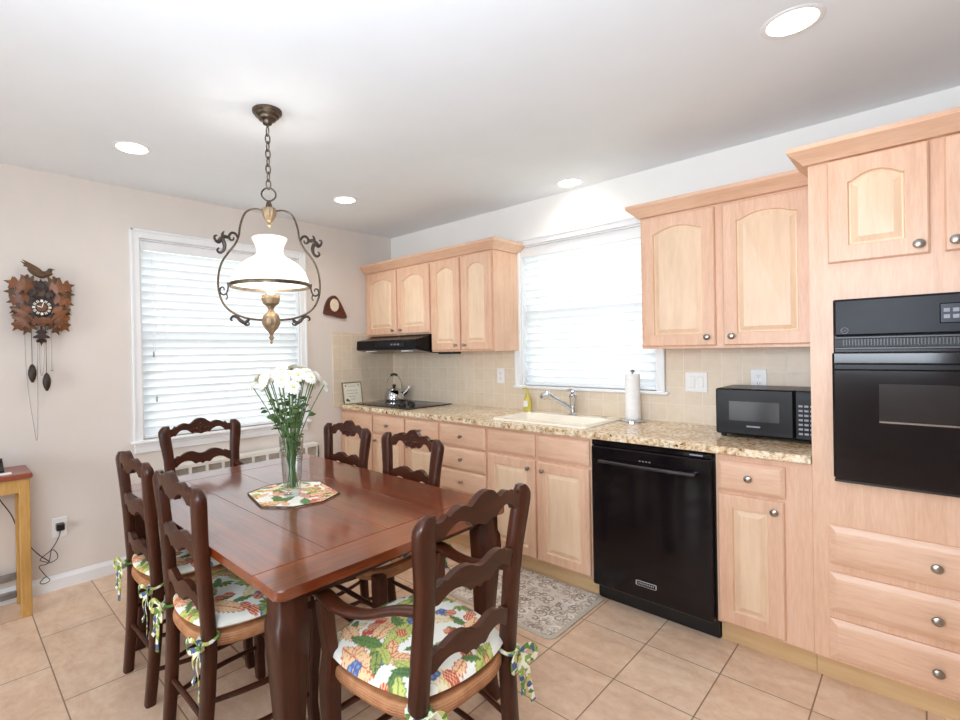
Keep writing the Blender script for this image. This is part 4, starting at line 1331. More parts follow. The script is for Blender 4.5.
def make_chair(label, arms):
    t = thing('dining_armchair' if arms else 'dining_chair', label, 'chair', group='dark ladder-back dining chairs')
    chair_params(arms)
    CH = CP.h
    for sg in (-1, 1):
        m = MB()
        rings = []
        hh = CP.h
        for z in (0.0, 0.05, 0.15, 0.28, 0.42, 0.50, 0.60, 0.70, 0.78, 0.84, hh - 0.09, hh - 0.065, hh - 0.045, hh - 0.03, hh - 0.018, hh - 0.009, hh - 0.003, hh):
            w_, d_ = 0.0265, 0.020
            if z < 0.28: w_, d_ = 0.021 + 0.018 * z, 0.019 + 0.004 * z
            if z >= 0.78: w_ = 0.0265 + 0.0035 * min(1, (z - 0.78) / 0.1)
            dx = 0.0
            if z > hh - 0.04:
                k = math.sqrt(max(0.03, 1 - ((z - hh + 0.04) / 0.0405) ** 2)); dx = -0.010 * (1 - k); w_ *= 0.35 + 0.65 * k; d_ *= max(k, 0.55)
            cx, cy = sg * (post_x(z) + dx), post_y(z)
            ring = []
            for i in range(12):
                a = 2 * PI * i / 12
                c, s_ = math.cos(a), math.sin(a)
                ring.append((cx + w_ * math.copysign(abs(c) ** 0.5, c), cy + d_ * math.copysign(abs(s_) ** 0.5, s_), z))
            rings.append(ring)
        m.loft(rings); m.build('rear_post', 'walnut', t, smooth=50)
    top_c = [(0, 0.036), (0.14, 0.030), (0.28, 0.010), (0.34, 0.006), (0.48, 0.015), (0.62, 0.008), (0.72, -0.004), (0.76, 0.004), (0.82, -0.010), (0.92, -0.012), (1.0, -0.008)]
    bot_c = [(0, -0.056), (0.10, -0.050), (0.20, -0.046), (0.27, -0.050), (0.32, -0.038), (0.45, -0.026), (0.60, -0.026), (0.72, -0.040), (0.76, -0.052), (0.86, -0.052), (1.0, -0.064)]
    tr = wavy_rail(CH - 0.008, top_c, bot_c, 'top_rail', t)
    # carved spray on both faces of the top rail
    m = MB()
    for side in (1,):
        for i, (a, b, r) in enumerate(((0, -0.022, 0.012), (0.022, -0.026, 0.009), (-0.022, -0.026, 0.009), (0.042, -0.024, 0.008), (-0.042, -0.024, 0.008), (0.062, -0.028, 0.006), (-0.062, -0.028, 0.006), (0.011, -0.010, 0.007), (-0.011, -0.010, 0.007), (0.0, -0.038, 0.007), (0.0, 0.004, 0.009))):
            p = rail_f(0.018)(a, CH - 0.008 + b, side * 0.0098)
            prof_ = [(r, 0), (r * 0.8, 0.003), (r * 0.4, 0.005)]
            m.lathe([(q, side * w_) for q, w_ in prof_], p, 8, 'Y')
    m.build('carving', 'walnut', tr)
    top_m = [(0, 0.026), (0.12, 0.030), (0.28, 0.042), (0.45, 0.044), (0.60, 0.036), (0.72, 0.024), (0.78, 0.028), (0.88, 0.018), (1.0, 0.016)]
    bot_m = [(0, -0.034), (0.08, -0.026), (0.18, -0.028), (0.24, -0.030), (0.34, -0.014), (0.50, -0.006), (0.66, -0.010), (0.80, -0.024), (0.86, -0.032), (1.0, -0.032)]
    wavy_rail(CP.mid, top_m, bot_m, 'middle_rail', t)
    wavy_rail(CP.low, top_m, bot_m, 'lower_rail', t)
    # front legs
    fx, fy = CP.fx, CP.fy
    for sg in (-1, 1):
        m = MB()
        rings = []
        ztop = 0.655 if arms else 0.458
        spec = [(0.0, 0.017, 0.008), (0.03, 0.018, 0.004), (0.10, 0.017, -0.002), (0.22, 0.020, 0.0), (0.34, 0.025, 0.006), (0.42, 0.027, 0.006), (0.458, 0.026, 0.003)]
        if arms: spec += [(0.50, 0.020, 0.004), (0.58, 0.021, 0.012), (0.655, 0.022, 0.016)]
        for z, h_, off in spec:
            rings.append(sq_ring(sg * (fx + off), fy + off * 0.6, h_, z, 0.3))
        m.loft(rings); m.build('front_leg', 'walnut', t, smooth=40)
    # stretchers
    for sg in (-1, 1):
        for z in (0.13, 0.26):
            m = MB(); m.tube([(sg * post_x(z), post_y(z), z), (sg * (fx + 0.0) * 0.98, 0.16, z + 0.004), (sg * fx, fy, z + 0.008)], [0.008, 0.010, 0.008], 8, smooth=4); m.build('side_stretcher', 'walnut', t)
    for z in (0.20, 0.32):
        m = MB(); m.tube([(-fx, fy, z), (0, fy, z), (fx, fy, z)], [0.008, 0.011, 0.008], 8, smooth=5); m.build('front_stretcher', 'walnut', t)
    m = MB(); m.tube([(-post_x(0.2), post_y(0.2), 0.20), (post_x(0.2), post_y(0.2), 0.20)], 0.010, 8); m.build('rear_stretcher', 'walnut', t)
    # rush seat
    m = MB()
    rings = []
    for z, k in ((0.428, 0.93), (0.430, 0.985), (0.440, 1.005), (0.454, 1.005), (0.464, 0.985), (0.467, 0.94)):
        rings.append([(x, y, z) for x, y in seat_outline(k)])
    m.loft(rings); m.build('rush_seat', 'rush', t, smooth=60)
    if arms:
        for sg in (-1, 1):
            m = MB()
            rings = []
            P = [Vector((sg * 0.180, -0.028, 0.722)), Vector((sg * 0.196, 0.06, 0.705)), Vector((sg * 0.222, 0.16, 0.668)), Vector((sg * 0.240, 0.25, 0.658)), Vector((sg * 0.242, 0.32, 0.670)), Vector((sg * 0.238, 0.375, 0.669)), Vector((sg * 0.236, 0.395, 0.655))]
            Wd = [0.013, 0.017, 0.020, 0.023, 0.026, 0.024, 0.012]
            Th = [0.015, 0.013, 0.012, 0.012, 0.013, 0.013, 0.010]
            P2, W2 = catmull(P, Wd, 5)
            _, T2 = catmull(P, Th, 5)
            for p, w_, h_ in zip(P2, W2, T2):
                ring = []
                for i in range(12):
                    a = 2 * PI * i / 12
                    c, s_ = math.cos(a), math.sin(a)
                    ring.append((p.x + w_ * math.copysign(abs(c) ** 0.7, c), p.y, p.z + h_ * math.copysign(abs(s_) ** 0.7, s_)))
                rings.append(ring)
            m.loft(rings); m.build('arm', 'walnut', t, smooth=50)
    # cushion with floral cover
    m = MB()
    N = 120
    def cpt(u, v, side):
        uu_ = u * math.sqrt(1 - 0.30 * v * v); vv = v * math.sqrt(1 - 0.30 * u * u)
        y = 0.192 + vv * 0.212 * 1.06
        w_ = (CP.seat + 0.017 + (y + 0.03) / 0.43 * 0.034) * 1.06
        r = max(abs(u), abs(v)) ** 1.0
        edge = (1 - abs(u) ** 5) * (1 - abs(v) ** 5)
        h_ = 0.026 + (0.034 if side > 0 else -0.0255) * max(0.0, edge) ** 0.55
        if v < -0.6 and abs(u) > 0.72: pass
        return (uu_ * w_, y, 0.4678 + h_)
    for side in (1, -1):
        step = 1 if side > 0 else 6
        n_ = N // step
        g = [[m.bm.verts.new(cpt(-1 + 2 * i / n_, -1 + 2 * j / n_, side)) for i in range(n_ + 1)] for j in range(n_ + 1)]
        for j in range(n_):
            for i in range(n_):
                m.face([g[j][i], g[j][i + 1], g[j + 1][i + 1], g[j + 1][i]])
    cu = m.build('seat_cushion', 'floral_fabric', t, smooth=180)
    set_pattern(cu, 11, 95, (0.25, 0.25), 1.0, None, 'white', 0.19)
    # the ties: bows knotted around the rear posts
    for sg in (-1, 1):
        m = MB()
        kx, ky, kz = sg * (CP.seat + 0.012), -0.032, 0.452
        ring_ = [(sg * post_x(0.46) + 0.030 * math.cos(a), post_y(0.46) - 0.004 + 0.028 * math.sin(a), 0.470 + 0.006 * math.sin(a)) for a in [2 * PI * k / 14 for k in range(14)]]
        m.tube(ring_, 0.0045, 6, closed=True, flat=1.8)
        m.lathe([(0.004, -0.012), (0.012, -0.006), (0.012, 0.006), (0.004, 0.012)], (kx, ky, kz), 8)
        def ribbon(pts, w_):
            P2, _ = catmull([Vector(p) for p in pts], [0] * len(pts), 6)
            rings = []
            for i, p in enumerate(P2):
                tg = (P2[min(i + 1, len(P2) - 1)] - P2[max(i - 1, 0)]).normalized()
                sd = tg.cross(Vector((0.25 * sg, 1, 0.1))).normalized()
                nn_ = sd.cross(tg).normalized() * 0.0012
                rings.append([p + sd * w_ + nn_, p - sd * w_ + nn_, p - sd * w_ - nn_, p + sd * w_ - nn_])
            m.loft(rings)
        for q in (1, -1):
            ribbon([(kx, ky, kz), (kx + q * 0.028, ky - 0.014, kz + 0.022), (kx + q * 0.055, ky - 0.022, kz + 0.006), (kx + q * 0.050, ky - 0.022, kz - 0.018), (kx + q * 0.022, ky - 0.014, kz - 0.010), (kx, ky - 0.004, kz)], 0.010)
            ribbon([(kx, ky - 0.004, kz), (kx + q * 0.016, ky - 0.020, kz - 0.035), (kx + q * 0.014 + sg * 0.012, ky - 0.018, kz - 0.080), (kx + q * 0.026 + sg * 0.014, ky - 0.024, kz - 0.125 - 0.02 * q)], 0.009)
        m.build('cushion_tie', 'tie_fabric', cu, smooth=60)
    return t

side = make_chair('dark ladder-back side chair on the left side of the table, nearer the camera', False)
side.location = (1.850, -2.545, 0); side.rotation_euler = (0, 0, math.radians(0.5))
dup(side, (1.325, -2.545, 0), math.radians(0.5), 'dark ladder-back side chair on the left side of the table, nearer the window')
dup(side, (1.310, -1.528, 0), PI, 'dark ladder-back side chair on the cabinet side of the table, nearest the cooktop')
dup(side, (1.850, -1.528, 0), PI, 'dark ladder-back side chair on the cabinet side of the table, in front of the drawers')
arm = make_chair('dark ladder-back armchair with floral cushion pulled out at the near end of the table', True)
arm.location = (2.730, -2.118, 0); arm.rotation_euler = (0, 0, PI / 2)
dup(arm, (0.675, -2.045, 0), -PI / 2, 'dark ladder-back armchair at the far table end in front of the large window')

# ------------------------------------------------------------------ placemat, vase, daisies
pm = MB()
ox, oy = 1.697, -2.056
oct_ = [(-0.19, -0.055), (-0.125, -0.15), (0.05, -0.165), (0.14, -0.165), (0.195, -0.06), (0.195, 0.055), (0.13, 0.145), (-0.02, 0.168), (-0.14, 0.155), (-0.19, 0.055)]
oct_ = [(-0.192, -0.06), (-0.115, -0.165), (0.115, -0.165), (0.192, -0.06), (0.192, 0.06), (0.115, 0.165), (-0.115, 0.165), (-0.192, 0.06)]
N = 60
rings = []
for k in range(N, 0, -1):
    s_ = k / N
    ring = []
    for i in range(len(oct_)):
        a, b = oct_[i], oct_[(i + 1) % len(oct_)]
        for q in range(16):
            ring.append(((a[0] + (b[0] - a[0]) * q / 16) * s_, (a[1] + (b[1] - a[1]) * q / 16) * s_, 0.004))
    rings.append(ring)
rings.insert(0, [(x * 1.01, y * 1.01, 0.0) for x, y, z in rings[0]])
pm.loft(rings)
t = thing('placemat', 'octagonal floral fabric placemat with dark edge under the flower vase', 'placemat', (ox, oy, TBZ + 0.0005), math.radians(-12))
o = pm.build('cloth', 'placemat_fabric', t, smooth=0)
set_pattern(o, 5, 70, (0.2, 0.17), 0.75, ['bigleaf', 'leaf', 'berry', 'leaf', 'peachleaf', 'bigleaf', 'sprig', 'peachleaf'], 'white')
m = MB(); m.tube([(x * 1.0, y * 1.0, 0.0032) for x, y in oct_], 0.0034, 6, closed=True); m.build('binding', 'carved_dark', t)

VX, VY, VZ = 1.722, -2.075, TBZ + 0.0048
t = thing('vase', 'tall clear glass vase on the octagonal placemat holding white daisies', 'vase', (VX, VY, VZ))
vo_ = [(0.030, 0.0), (0.036, 0.003), (0.035, 0.02), (0.038, 0.06), (0.043, 0.13), (0.048, 0.20), (0.052, 0.255)]
vi_ = [(0.049, 0.256), (0.045, 0.20), (0.040, 0.13), (0.034, 0.06), (0.030, 0.026), (0.005, 0.020)]
m = MB(); m.lathe(vo_ + vi_, (0, 0, 0), 40, mod=lambda a, z: 1 + (0.012 * math.cos(20 * a) if z < 0.24 else 0)); m.build('glass', 'vase_glass', t, smooth=40)

def make_daisy(i, ang, rad, hz, lean):
    t = thing('daisy', 'white daisy with a pale green eye on a leafy stem in the glass vase', 'flower', (VX, VY, VZ), 0, 'white daisies in the glass vase')
    rb = 0.004 + 0.024 * random.random()
    b = Vector((rb * math.cos(ang + 2.4), rb * math.sin(ang + 2.4), 0.030 + 0.006 * random.random()))
    mth = Vector((0.040 * rad / 0.15 * math.cos(ang), 0.040 * rad / 0.15 * math.sin(ang), 0.255))
    tip = Vector((rad * math.cos(ang), rad * math.sin(ang), hz))
    mid = mth.lerp(tip, 0.5) + Vector((0, 0, 0.012))
    m = MB(); m.tube([b, mth * 0.6 + b * 0.4, mth, mid, tip], 0.0022, 6, smooth=4); st = m.build('stem', 'stem_green', t)
    axis = (Vector((math.cos(ang) * rad / 0.1, math.sin(ang) * rad / 0.1, 0.75)) + Vector((random.uniform(-.6, .6), random.uniform(-.6, .6), random.uniform(-.1, .3)))).normalized()
    q = axis.to_track_quat('Z', 'Y').to_matrix().to_4x4(); q.translation = tip
    R_ = 0.029 + 0.006 * random.random()
    m = MB()
    for ly, n_, rr_, up in ((0, 16, R_, 0.002), (1, 14, R_ * 0.88, 0.007), (2, 12, R_ * 0.72, 0.012)):
        for k in range(n_):
            a = 2 * PI * (k + 0.4 * ly) / n_ + random.uniform(-.06, .06)
            ca_, sa_ = math.cos(a), math.sin(a)
            lft, rgt = [], []
            for s_, w_, z_ in ((0.006, 0.0018, 0.002), (rr_ * 0.5, 0.0040, up), (rr_ * 0.85, 0.0042, up - 0.001), (rr_, 0.002, up - 0.004)):
                lft.append((s_ * ca_ - w_ * sa_, s_ * sa_ + w_ * ca_, z_)); rgt.append((s_ * ca_ + w_ * sa_, s_ * sa_ - w_ * ca_, z_))
            vs = [m.bm.verts.new(p) for p in lft + rgt[::-1]]
            for j in range(3): m.face([vs[j], vs[j + 1], vs[6 - j], vs[7 - j]])
    m.xform(q); hd = m.build('petals', 'petal', t)
    m = MB(); m.lathe([(0.006, 0.002), (0.006, 0.010), (0.004, 0.0125), (0.0015, 0.0132)], (0, 0, 0), 12); m.xform(q); m.build('eye', 'flower_eye', t)
    for k in range(7):
        s_ = -0.3 + 0.95 * (k + random.random()) / 7
        base = mth.lerp(tip, s_) + Vector((0, 0, 0.008)) if s_ > 0.1 else mth.lerp(b, max(0, -s_))
        a = random.uniform(0, 2 * PI)
        L_ = random.uniform(0.028, 0.056) * (1.0 - 0.6 * max(0, s_)) * (0.6 if s_ < 0.1 else 1)
        d_ = Vector((math.cos(a), math.sin(a), random.uniform(-0.1, 1.1))).normalized()
        sd = d_.cross(Vector((random.uniform(-1, 1), random.uniform(-1, 1), random.uniform(0, 0.5)))).normalized()
        m = MB()
        prof_ = ((0, 0.001), (0.25, 0.20), (0.5, 0.28), (0.75, 0.2), (1, 0.01))
        A = [m.bm.verts.new(base + d_ * L_ * s2 + sd * L_ * w_ - Vector((0, 0, L_ * 0.3 * s2 * s2))) for s2, w_ in prof_]
        C_ = [m.bm.verts.new(base + d_ * L_ * s2 + Vector((0, 0, -0.003 - L_ * 0.3 * s2 * s2))) for s2, w_ in prof_]
        B_ = [m.bm.verts.new(base + d_ * L_ * s2 - sd * L_ * w_ - Vector((0, 0, L_ * 0.3 * s2 * s2))) for s2, w_ in prof_]
        for j in range(4): m.face([A[j], A[j + 1], C_[j + 1], C_[j]]); m.face([C_[j], C_[j + 1], B_[j + 1], B_[j]])
        m.build('leaf', 'leaf_green', t)
nd = 29
for i in range(nd):
    fr_ = math.sqrt((i + 0.5) / nd)
    a = i * 2.39996
    make_daisy(i, a, 0.153 * fr_, 0.530 - 0.05 * fr_ ** 2 + random.uniform(-0.025, 0.015), 0)

# ------------------------------------------------------------------ rug
RX0, RX1, RY0, RY1 = 1.62, 2.392, -1.128, -0.562
t = thing('floor_mat', 'grey and beige scroll-patterned mat on the tiles in front of the sink', 'rug', ((RX0 + RX1) / 2, (RY0 + RY1) / 2, 0.0005))
hx_, hy_ = (RX1 - RX0) / 2, (RY1 - RY0) / 2
m = MB(); m.loft([rrect(-hx_, hx_, -hy_, hy_, 0.05, 0), rrect(-hx_, hx_, -hy_, hy_, 0.05, 0.006), rrect(-hx_ + 0.006, hx_ - 0.006, -hy_ + 0.006, hy_ - 0.006, 0.045, 0.008)]); m.build('mat_base', 'rug_border', t)
m = MB()
nx_, ny_ = 300, 216
gx_, gy_ = hx_ - 0.020, hy_ - 0.020
G = []
for j_ in range(ny_ + 1):
    row = []
    for i_ in range(nx_ + 1):
        x, y = -gx_ + 2 * gx_ * i_ / nx_, -gy_ + 2 * gy_ * j_ / ny_
        ex, ey = abs(x) - (gx_ - 0.04), abs(y) - (gy_ - 0.04)
        if ex > 0 and ey > 0:
            q = max(ex, ey) / math.hypot(ex, ey)
            x = math.copysign(gx_ - 0.04 + ex * q, x); y = math.copysign(gy_ - 0.04 + ey * q, y)
        row.append(m.bm.verts.new((x, y, 0.0090)))
    G.append(row)
for j_ in range(ny_):
    for i_ in range(nx_): m.face([G[j_][i_], G[j_][i_ + 1], G[j_ + 1][i_ + 1], G[j_ + 1][i_]])
rim = [G[0][i_] for i_ in range(nx_)] + [G[j_][nx_] for j_ in range(ny_)] + [G[ny_][i_] for i_ in range(nx_, 0, -1)] + [G[j_][0] for j_ in range(ny_, 0, -1)]
low = [m.bm.verts.new((v.co.x, v.co.y, 0.0081)) for v in rim]
for k in range(len(rim)): m.face([rim[k], low[k], low[(k + 1) % len(rim)], rim[(k + 1) % len(rim)]])
pile = m.build('mat_pile', 'rug_pattern', t, smooth=0)
def paint_scrolls(o):
    rng = random.Random(3)
    me = o.data
    co = np.empty(len(me.vertices) * 3); me.vertices.foreach_get('co', co); co = co.reshape(-1, 3)
    X, Y = co[:, 0], co[:, 1]
    C = np.empty((len(X), 3)); C[:] = lin((219, 209, 197))[:3]
    tones = [lin(c)[:3] for c in ((160, 144, 130), (182, 167, 151), (240, 234, 225), (198, 184, 169), (138, 122, 110))]
    for k in range(420):
        cx, cy, a0, r0 = rng.uniform(-gx_, gx_), rng.uniform(-gy_, gy_), rng.uniform(0, 2 * PI), rng.uniform(0.010, 0.034)
        w_ = rng.choice([-1, 1])
        dx, dy = X - cx, Y - cy
        sel = np.nonzero((np.abs(dx) < r0 * 1.3) & (np.abs(dy) < r0 * 1.3))[0]
        r = np.hypot(dx[sel], dy[sel]); th_ = (w_ * np.arctan2(dy[sel], dx[sel]) - a0) % (2 * PI)
        rs = r0 * (0.35 + 0.65 * th_ / (2 * PI))
        thick = 0.0012 + 0.0030 * np.sin(th_ / 2)
        hit_ = np.abs(r - rs) < thick
        C[sel[hit_]] = tones[k % 5]
        C[sel[(np.hypot(dx[sel] - 0, dy[sel]) < r0 * 0.16)]] = tones[(k + 2) % 5]
    at = me.color_attributes.new('pattern', 'FLOAT_COLOR', 'POINT')
    at.data.foreach_set('color', np.concatenate([C, np.ones((len(C), 1))], 1).astype(np.float32).ravel())
paint_scrolls(pile)

# ------------------------------------------------------------------ radiator under the left window
t = thing('radiator', 'white enamel wall radiator with square grille openings under the left window', 'radiator')
ry0, ry1, rz0, rz1, rx = -2.045, -0.92, 0.06, 0.632, 0.105
m = MB()
m.box(0.018, 0.030, ry0, ry1, rz0, rz1)
m.box(0.030, rx, ry0, ry1, rz1 - 0.018, rz1, 0.003); m.box(0.030, rx, ry0, ry0 + 0.012, 0.0, rz1 - 0.018); m.box(0.030, rx, ry1 - 0.012, ry1, 0.0, rz1 - 0.018)
nc = 10
cwid = (ry1 - ry0) / nc
for i in range(nc + 1):
    y = ry0 + i * cwid
    m.box(rx - 0.012, rx, max(ry0, y - 0.009), min(ry1, y + 0.009), rz0, rz1 - 0.018)
for z in (0.06, 0.15, 0.22, 0.29, 0.36, 0.43, 0.50):
    m.box(rx - 0.0118, rx - 0.0004, ry0 + 0.01, ry1 - 0.01, z, z + 0.016)
m.box(rx - 0.0118, rx - 0.0004, ry0 + 0.01, ry1 - 0.01, rz1 - 0.026, rz1 - 0.017)
m.build('cover_grille', 'radiator_enamel', t, smooth=0)
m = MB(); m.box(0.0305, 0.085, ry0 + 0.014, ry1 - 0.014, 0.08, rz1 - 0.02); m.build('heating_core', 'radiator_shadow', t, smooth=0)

# ------------------------------------------------------------------ oak side table
t = thing('side_table', 'small oak side table with red-brown top at the left edge', 'side table')
sx0, sx1, sy0, sy1 = 0.020, 0.272, -3.60, -2.808
m = MB(); m.box(sx0 - 0.002, sx1 + 0.022, sy0 - 0.02, sy1 + 0.010, 0.737, 0.765, 0.005, 2); m.build('tabletop', 'redwood_top', t)
lw = 0.045
for x in (sx0, sx1 - lw):
    for y in (sy0, sy1 - lw):
        m = MB(); m.box(x, x + lw, y, y + lw, 0, 0.737, 0.003); m.build('leg', 'oak', t)
m = MB()
m.box(sx1 - 0.03, sx1 - 0.006, sy0 + lw, sy1 - lw, 0.662, 0.7365); m.build('front_apron', 'oak', t)
m = MB(); m.box(sx0 + lw, sx1 - lw, sy1 - 0.03, sy1 - 0.006, 0.662, 0.7365); m.build('end_apron', 'oak', t)
m = MB(); m.box(sx0 + 0.01, sx0 + 0.034, sy0 + lw, sy1 - lw, 0.662, 0.7365); m.build('back_apron', 'oak', t)
m = MB(); m.box(sx0 + 0.005, sx0 + 0.03, sy0 + lw, sy1 - lw, 0.135, 0.17, 0.003); m.build('stretcher', 'grey_steel', t)
m = MB(); m.box(sx0 + 0.005, sx0 + 0.03, sy0 + lw, sy1 - lw, 0.035, 0.07, 0.003); m.build('stretcher', 'grey_steel', t)
t = thing('telephone', 'black telephone base at the photo edge on the side table', 'telephone', (0.13, -2.965, 0.7655))
m = MB(); m.prism([(-0.05, 0), (0.06, 0), (0.06, 0.012), (-0.03, 0.05), (-0.05, 0.05)], lambda a, b, d: (a, d, b), -0.05, 0.06); m.build('base', 'black_plastic', t)
m = MB(); m.tube([(-0.02, -0.04, 0.05), (-0.02, 0.0, 0.058), (-0.02, 0.055, 0.05)], [0.016, 0.012, 0.016], 10, smooth=4); m.build('handset', 'black_plastic', t)
t = thing('notepad', 'white slip of paper on the side table beside the telephone', 'paper', (0.235, -2.93, 0.7655))
m = MB(); m.box(-0.025, 0.025, -0.06, 0.05, 0, 0.003); m.build('sheets', 'paper', t)

# ------------------------------------------------------------------ cuckoo clock
t = thing('cuckoo_clock', 'carved wooden cuckoo clock with bird and leaves on the left wall', 'clock', (0.0, -2.720, 1.66))
fC = lambda a, b, d: (d, a, b)
m = MB()
m.prism([(-0.075, -0.10), (0.075, -0.10), (0.085, 0.06), (0.0, 0.155), (-0.085, 0.06)], fC, 0.002, 0.085)
m.build('case', 'carved_dark', t, smooth=20)
def carved_leaf(cx, cy, ang, L_, mat, dep, lobes=5, curl=0.25):
    half = [(0.0, 0.0), (0.05, 0.04), (0.12, 0.17), (0.24, 0.30), (0.28, 0.18), (0.34, 0.16), (0.46, 0.36), (0.56, 0.40), (0.52, 0.22), (0.58, 0.13), (0.70, 0.24), (0.80, 0.24), (0.76, 0.12), (0.84, 0.06), (1.0, 0.0)]
    m = MB()
    ca_, sa_ = math.cos(ang), math.sin(ang)
    def P(u, v, d):
        x = cx + L_ * (u * ca_ - v * sa_); y = cy + L_ * (u * sa_ + v * ca_)
        return (dep + d - curl * L_ * (abs(v) * 0.7) + 0.10 * L_ * math.sin(u * PI) - 0.12 * L_ * u * u, x, y)
    for sg in (1, -1):
        e = [(u, sg * v) for u, v in half]
        sp = [(u, 0.0) for u, v in half]
        n_ = len(half)
        T = [m.bm.verts.new(P(u, v, 0.006)) for u, v in e]; Cn = [m.bm.verts.new(P(u, 0, 0.002)) for u, v in sp]
        Tb = [m.bm.verts.new(P(u, v, -0.004)) for u, v in e]; Cb = [m.bm.verts.new(P(u, 0, -0.008)) for u, v in sp]
        for j in range(n_ - 1):
            m.face([T[j], T[j + 1], Cn[j + 1], Cn[j]]); m.face([Tb[j], Cb[j], Cb[j + 1], Tb[j + 1]]); m.face([T[j], Tb[j], Tb[j + 1], T[j + 1]])
    bmesh.ops.remove_doubles(m.bm, verts=m.bm.verts[:], dist=0.00005)
    return m.build('carved_leaf', mat, t, smooth=25)
R_ = math.radians
leaves = []
for sg in (1, -1):
    def lf_(x, y, a, L_, mt, dp): leaves.append((sg * x, y, R_(a) if sg > 0 else PI - R_(a), L_, mt, dp))
    lf_(0.030, 0.100, 18, 0.140, 'carved_wood', 0.088); lf_(0.020, 0.120, 42, 0.095, 'carved_mid', 0.075); lf_(0.050, 0.085, 0, 0.115, 'carved_mid', 0.072)
    lf_(0.050, 0.060, -20, 0.112, 'carved_wood', 0.080); lf_(0.055, 0.030, -38, 0.110, 'carved_mid', 0.072); lf_(0.055, 0.010, -55, 0.120, 'carved_wood', 0.086)
    lf_(0.050, -0.040, -50, 0.125, 'carved_wood', 0.082); lf_(0.040, -0.055, -68, 0.110, 'carved_mid', 0.074); lf_(0.060, -0.010, -28, 0.085, 'carved_dark', 0.070)
    lf_(0.012, 0.060, 35, 0.070, 'carved_dark', 0.094)
leaves += [(0.0, -0.050, R_(-90), 0.070, 'carved_wood', 0.102), (0.014, -0.058, R_(-50), 0.060, 'carved_wood', 0.100), (-0.014, -0.058, R_(-130), 0.060, 'carved_wood', 0.100), (0.0, 0.085, R_(92), 0.080, 'carved_dark', 0.09)]
for cx, cy, a, L_, mt, dp in leaves:
    carved_leaf(cx, cy, a, L_, mt, dp)
m = MB(); m.lathe([(0.052, 0), (0.052, 0.006), (0.046, 0.010)], (0.086, 0, 0.0), 28, 'X'); dl = m.build('dial', 'carved_dark', t)
m = MB()
for k in range(12):
    a = 2 * PI * k / 12
    c, s_ = math.cos(a), math.sin(a)
    for w_ in ((-0.0035, 0.0035) if k % 3 else (-0.004, 0, 0.004)):
        p0 = (0.030 * c - w_ * s_, 0.030 * s_ + w_ * c); p1 = (0.044 * c - w_ * s_, 0.044 * s_ + w_ * c)
        m.tube([(0.0975, p0[0], p0[1]), (0.0975, p1[0], p1[1])], 0.0022, 5)
m.build('numerals', 'clock_white', dl)
m = MB(); m.lathe([(0.022, 0), (0.022, 0.002), (0.016, 0.003)], (0.0962, 0, 0), 20, 'X'); m.build('dial_centre', 'carved_wood', dl)
for a, L_ in ((R_(75), 0.034), (R_(160), 0.026)):
    m = MB(); m.tube([(0.101, 0, 0), (0.101, L_ * math.cos(a) * 0.6, L_ * math.sin(a) * 0.6), (0.101, L_ * math.cos(a), L_ * math.sin(a))], [0.0016, 0.003, 0.001], 6, smooth=3); m.build('hand', 'clock_white', dl)
m = MB(); m.box(0.086, 0.094, -0.022, 0.022, 0.062, 0.10, 0.003); m.build('cuckoo_door', 'carved_mid', t)
m = MB()
m.tube([(0.075, 0.055, 0.195), (0.075, 0.040, 0.198), (0.07, 0.005, 0.19), (0.065, -0.03, 0.20), (0.06, -0.055, 0.215)], [0.004, 0.015, 0.022, 0.014, 0.004], 12, smooth=4)
m.tube([(0.075, 0.028, 0.196), (0.078, 0.043, 0.218), (0.079, 0.050, 0.226)], [0.011, 0.012, 0.006], 10, smooth=3)
m.tube([(0.079, 0.050, 0.225), (0.080, 0.068, 0.222)], [0.004, 0.001], 6)
bd = m.build('bird', 'carved_mid', t)
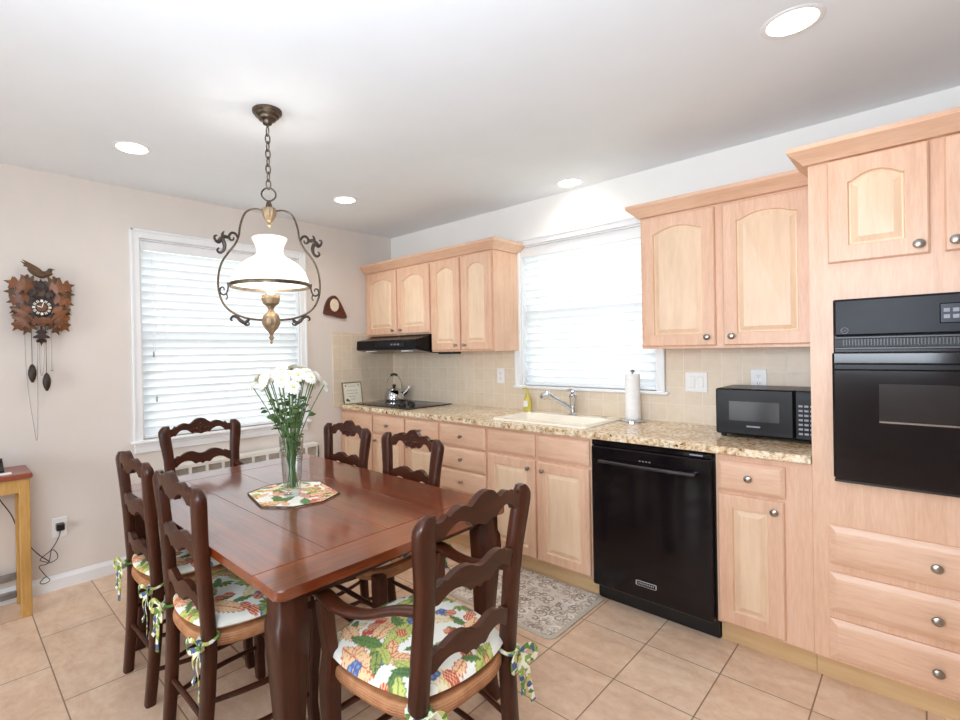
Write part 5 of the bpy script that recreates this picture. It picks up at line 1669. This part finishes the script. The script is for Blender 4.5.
for sg, dx in ((1, 0.09), (-1, 0.06)):
    m = MB()
    out = curve2([(0.015, 0.19), (0.0, 0.215), (-0.035, 0.238), (-0.085, 0.262), (-0.07, 0.245), (-0.075, 0.236), (-0.055, 0.228), (-0.058, 0.216), (-0.035, 0.205), (-0.01, 0.19), (0.015, 0.19)], 3)[:-1]
    m.prism(out, lambda a, b, d: (dx + d + sg * (b - 0.19) * 0.25, a, b), -0.004, 0.004); m.build('wing', 'carved_mid', bd)
m = MB(); m.tube([(0.05, 0.0, -0.06), (0.05, 0.0, -0.19)], 0.004, 6); pn = m.build('pendulum_rod', 'carved_dark', t)
lf = carved_leaf(0.0, -0.118, R_(-90), 0.100, 'carved_dark', 0.056); lf.name = 'pendulum_leaf'; lf.parent = pn
for cy, ztop, zb in ((-0.045, -0.335, -0.415), (0.020, -0.385, -0.47)):
    m = MB(); m.tube([(0.055, cy, -0.09), (0.055, cy, ztop)], 0.0016, 6); ch_ = m.build('chain', 'dark_iron', t)
    m = MB(); zc = (ztop + zb) / 2; hh = 0.052
    m.lathe([(0.004, hh), (0.012, hh * 0.8), (0.019, hh * 0.3), (0.020, -hh * 0.1), (0.015, -hh * 0.6), (0.005, -hh)], (0.055, cy, zc), 16, mod=lambda a, z: 1 + 0.08 * math.cos(8 * a + z * 260)); m.build('pinecone_weight', 'carved_dark', ch_)
m = MB(); m.tube([(0.05, -0.075, -0.09), (0.05, -0.070, -0.40), (0.05, -0.040, -0.70), (0.05, -0.032, -0.76), (0.05, -0.026, -0.70), (0.05, -0.022, -0.45), (0.05, -0.018, -0.09)], 0.0016, 6, smooth=6); m.build('chain', 'grey_steel', t)
m = MB(); m.tube([(0.05, 0.045, -0.09), (0.05, 0.045, -0.36)], 0.0016, 6); m.lathe([(0.006, 0.002), (0.006, -0.004)], (0.05, 0.045, -0.362), 8); m.build('chain', 'grey_steel', t)
m = MB(); m.tube([(0.05, 0.012, -0.09), (0.05, 0.010, -0.30), (0.05, 0.002, -0.38), (0.05, -0.008, -0.36), (0.05, -0.012, -0.09)], 0.0012, 6, smooth=5); m.build('chain', 'grey_steel', t)
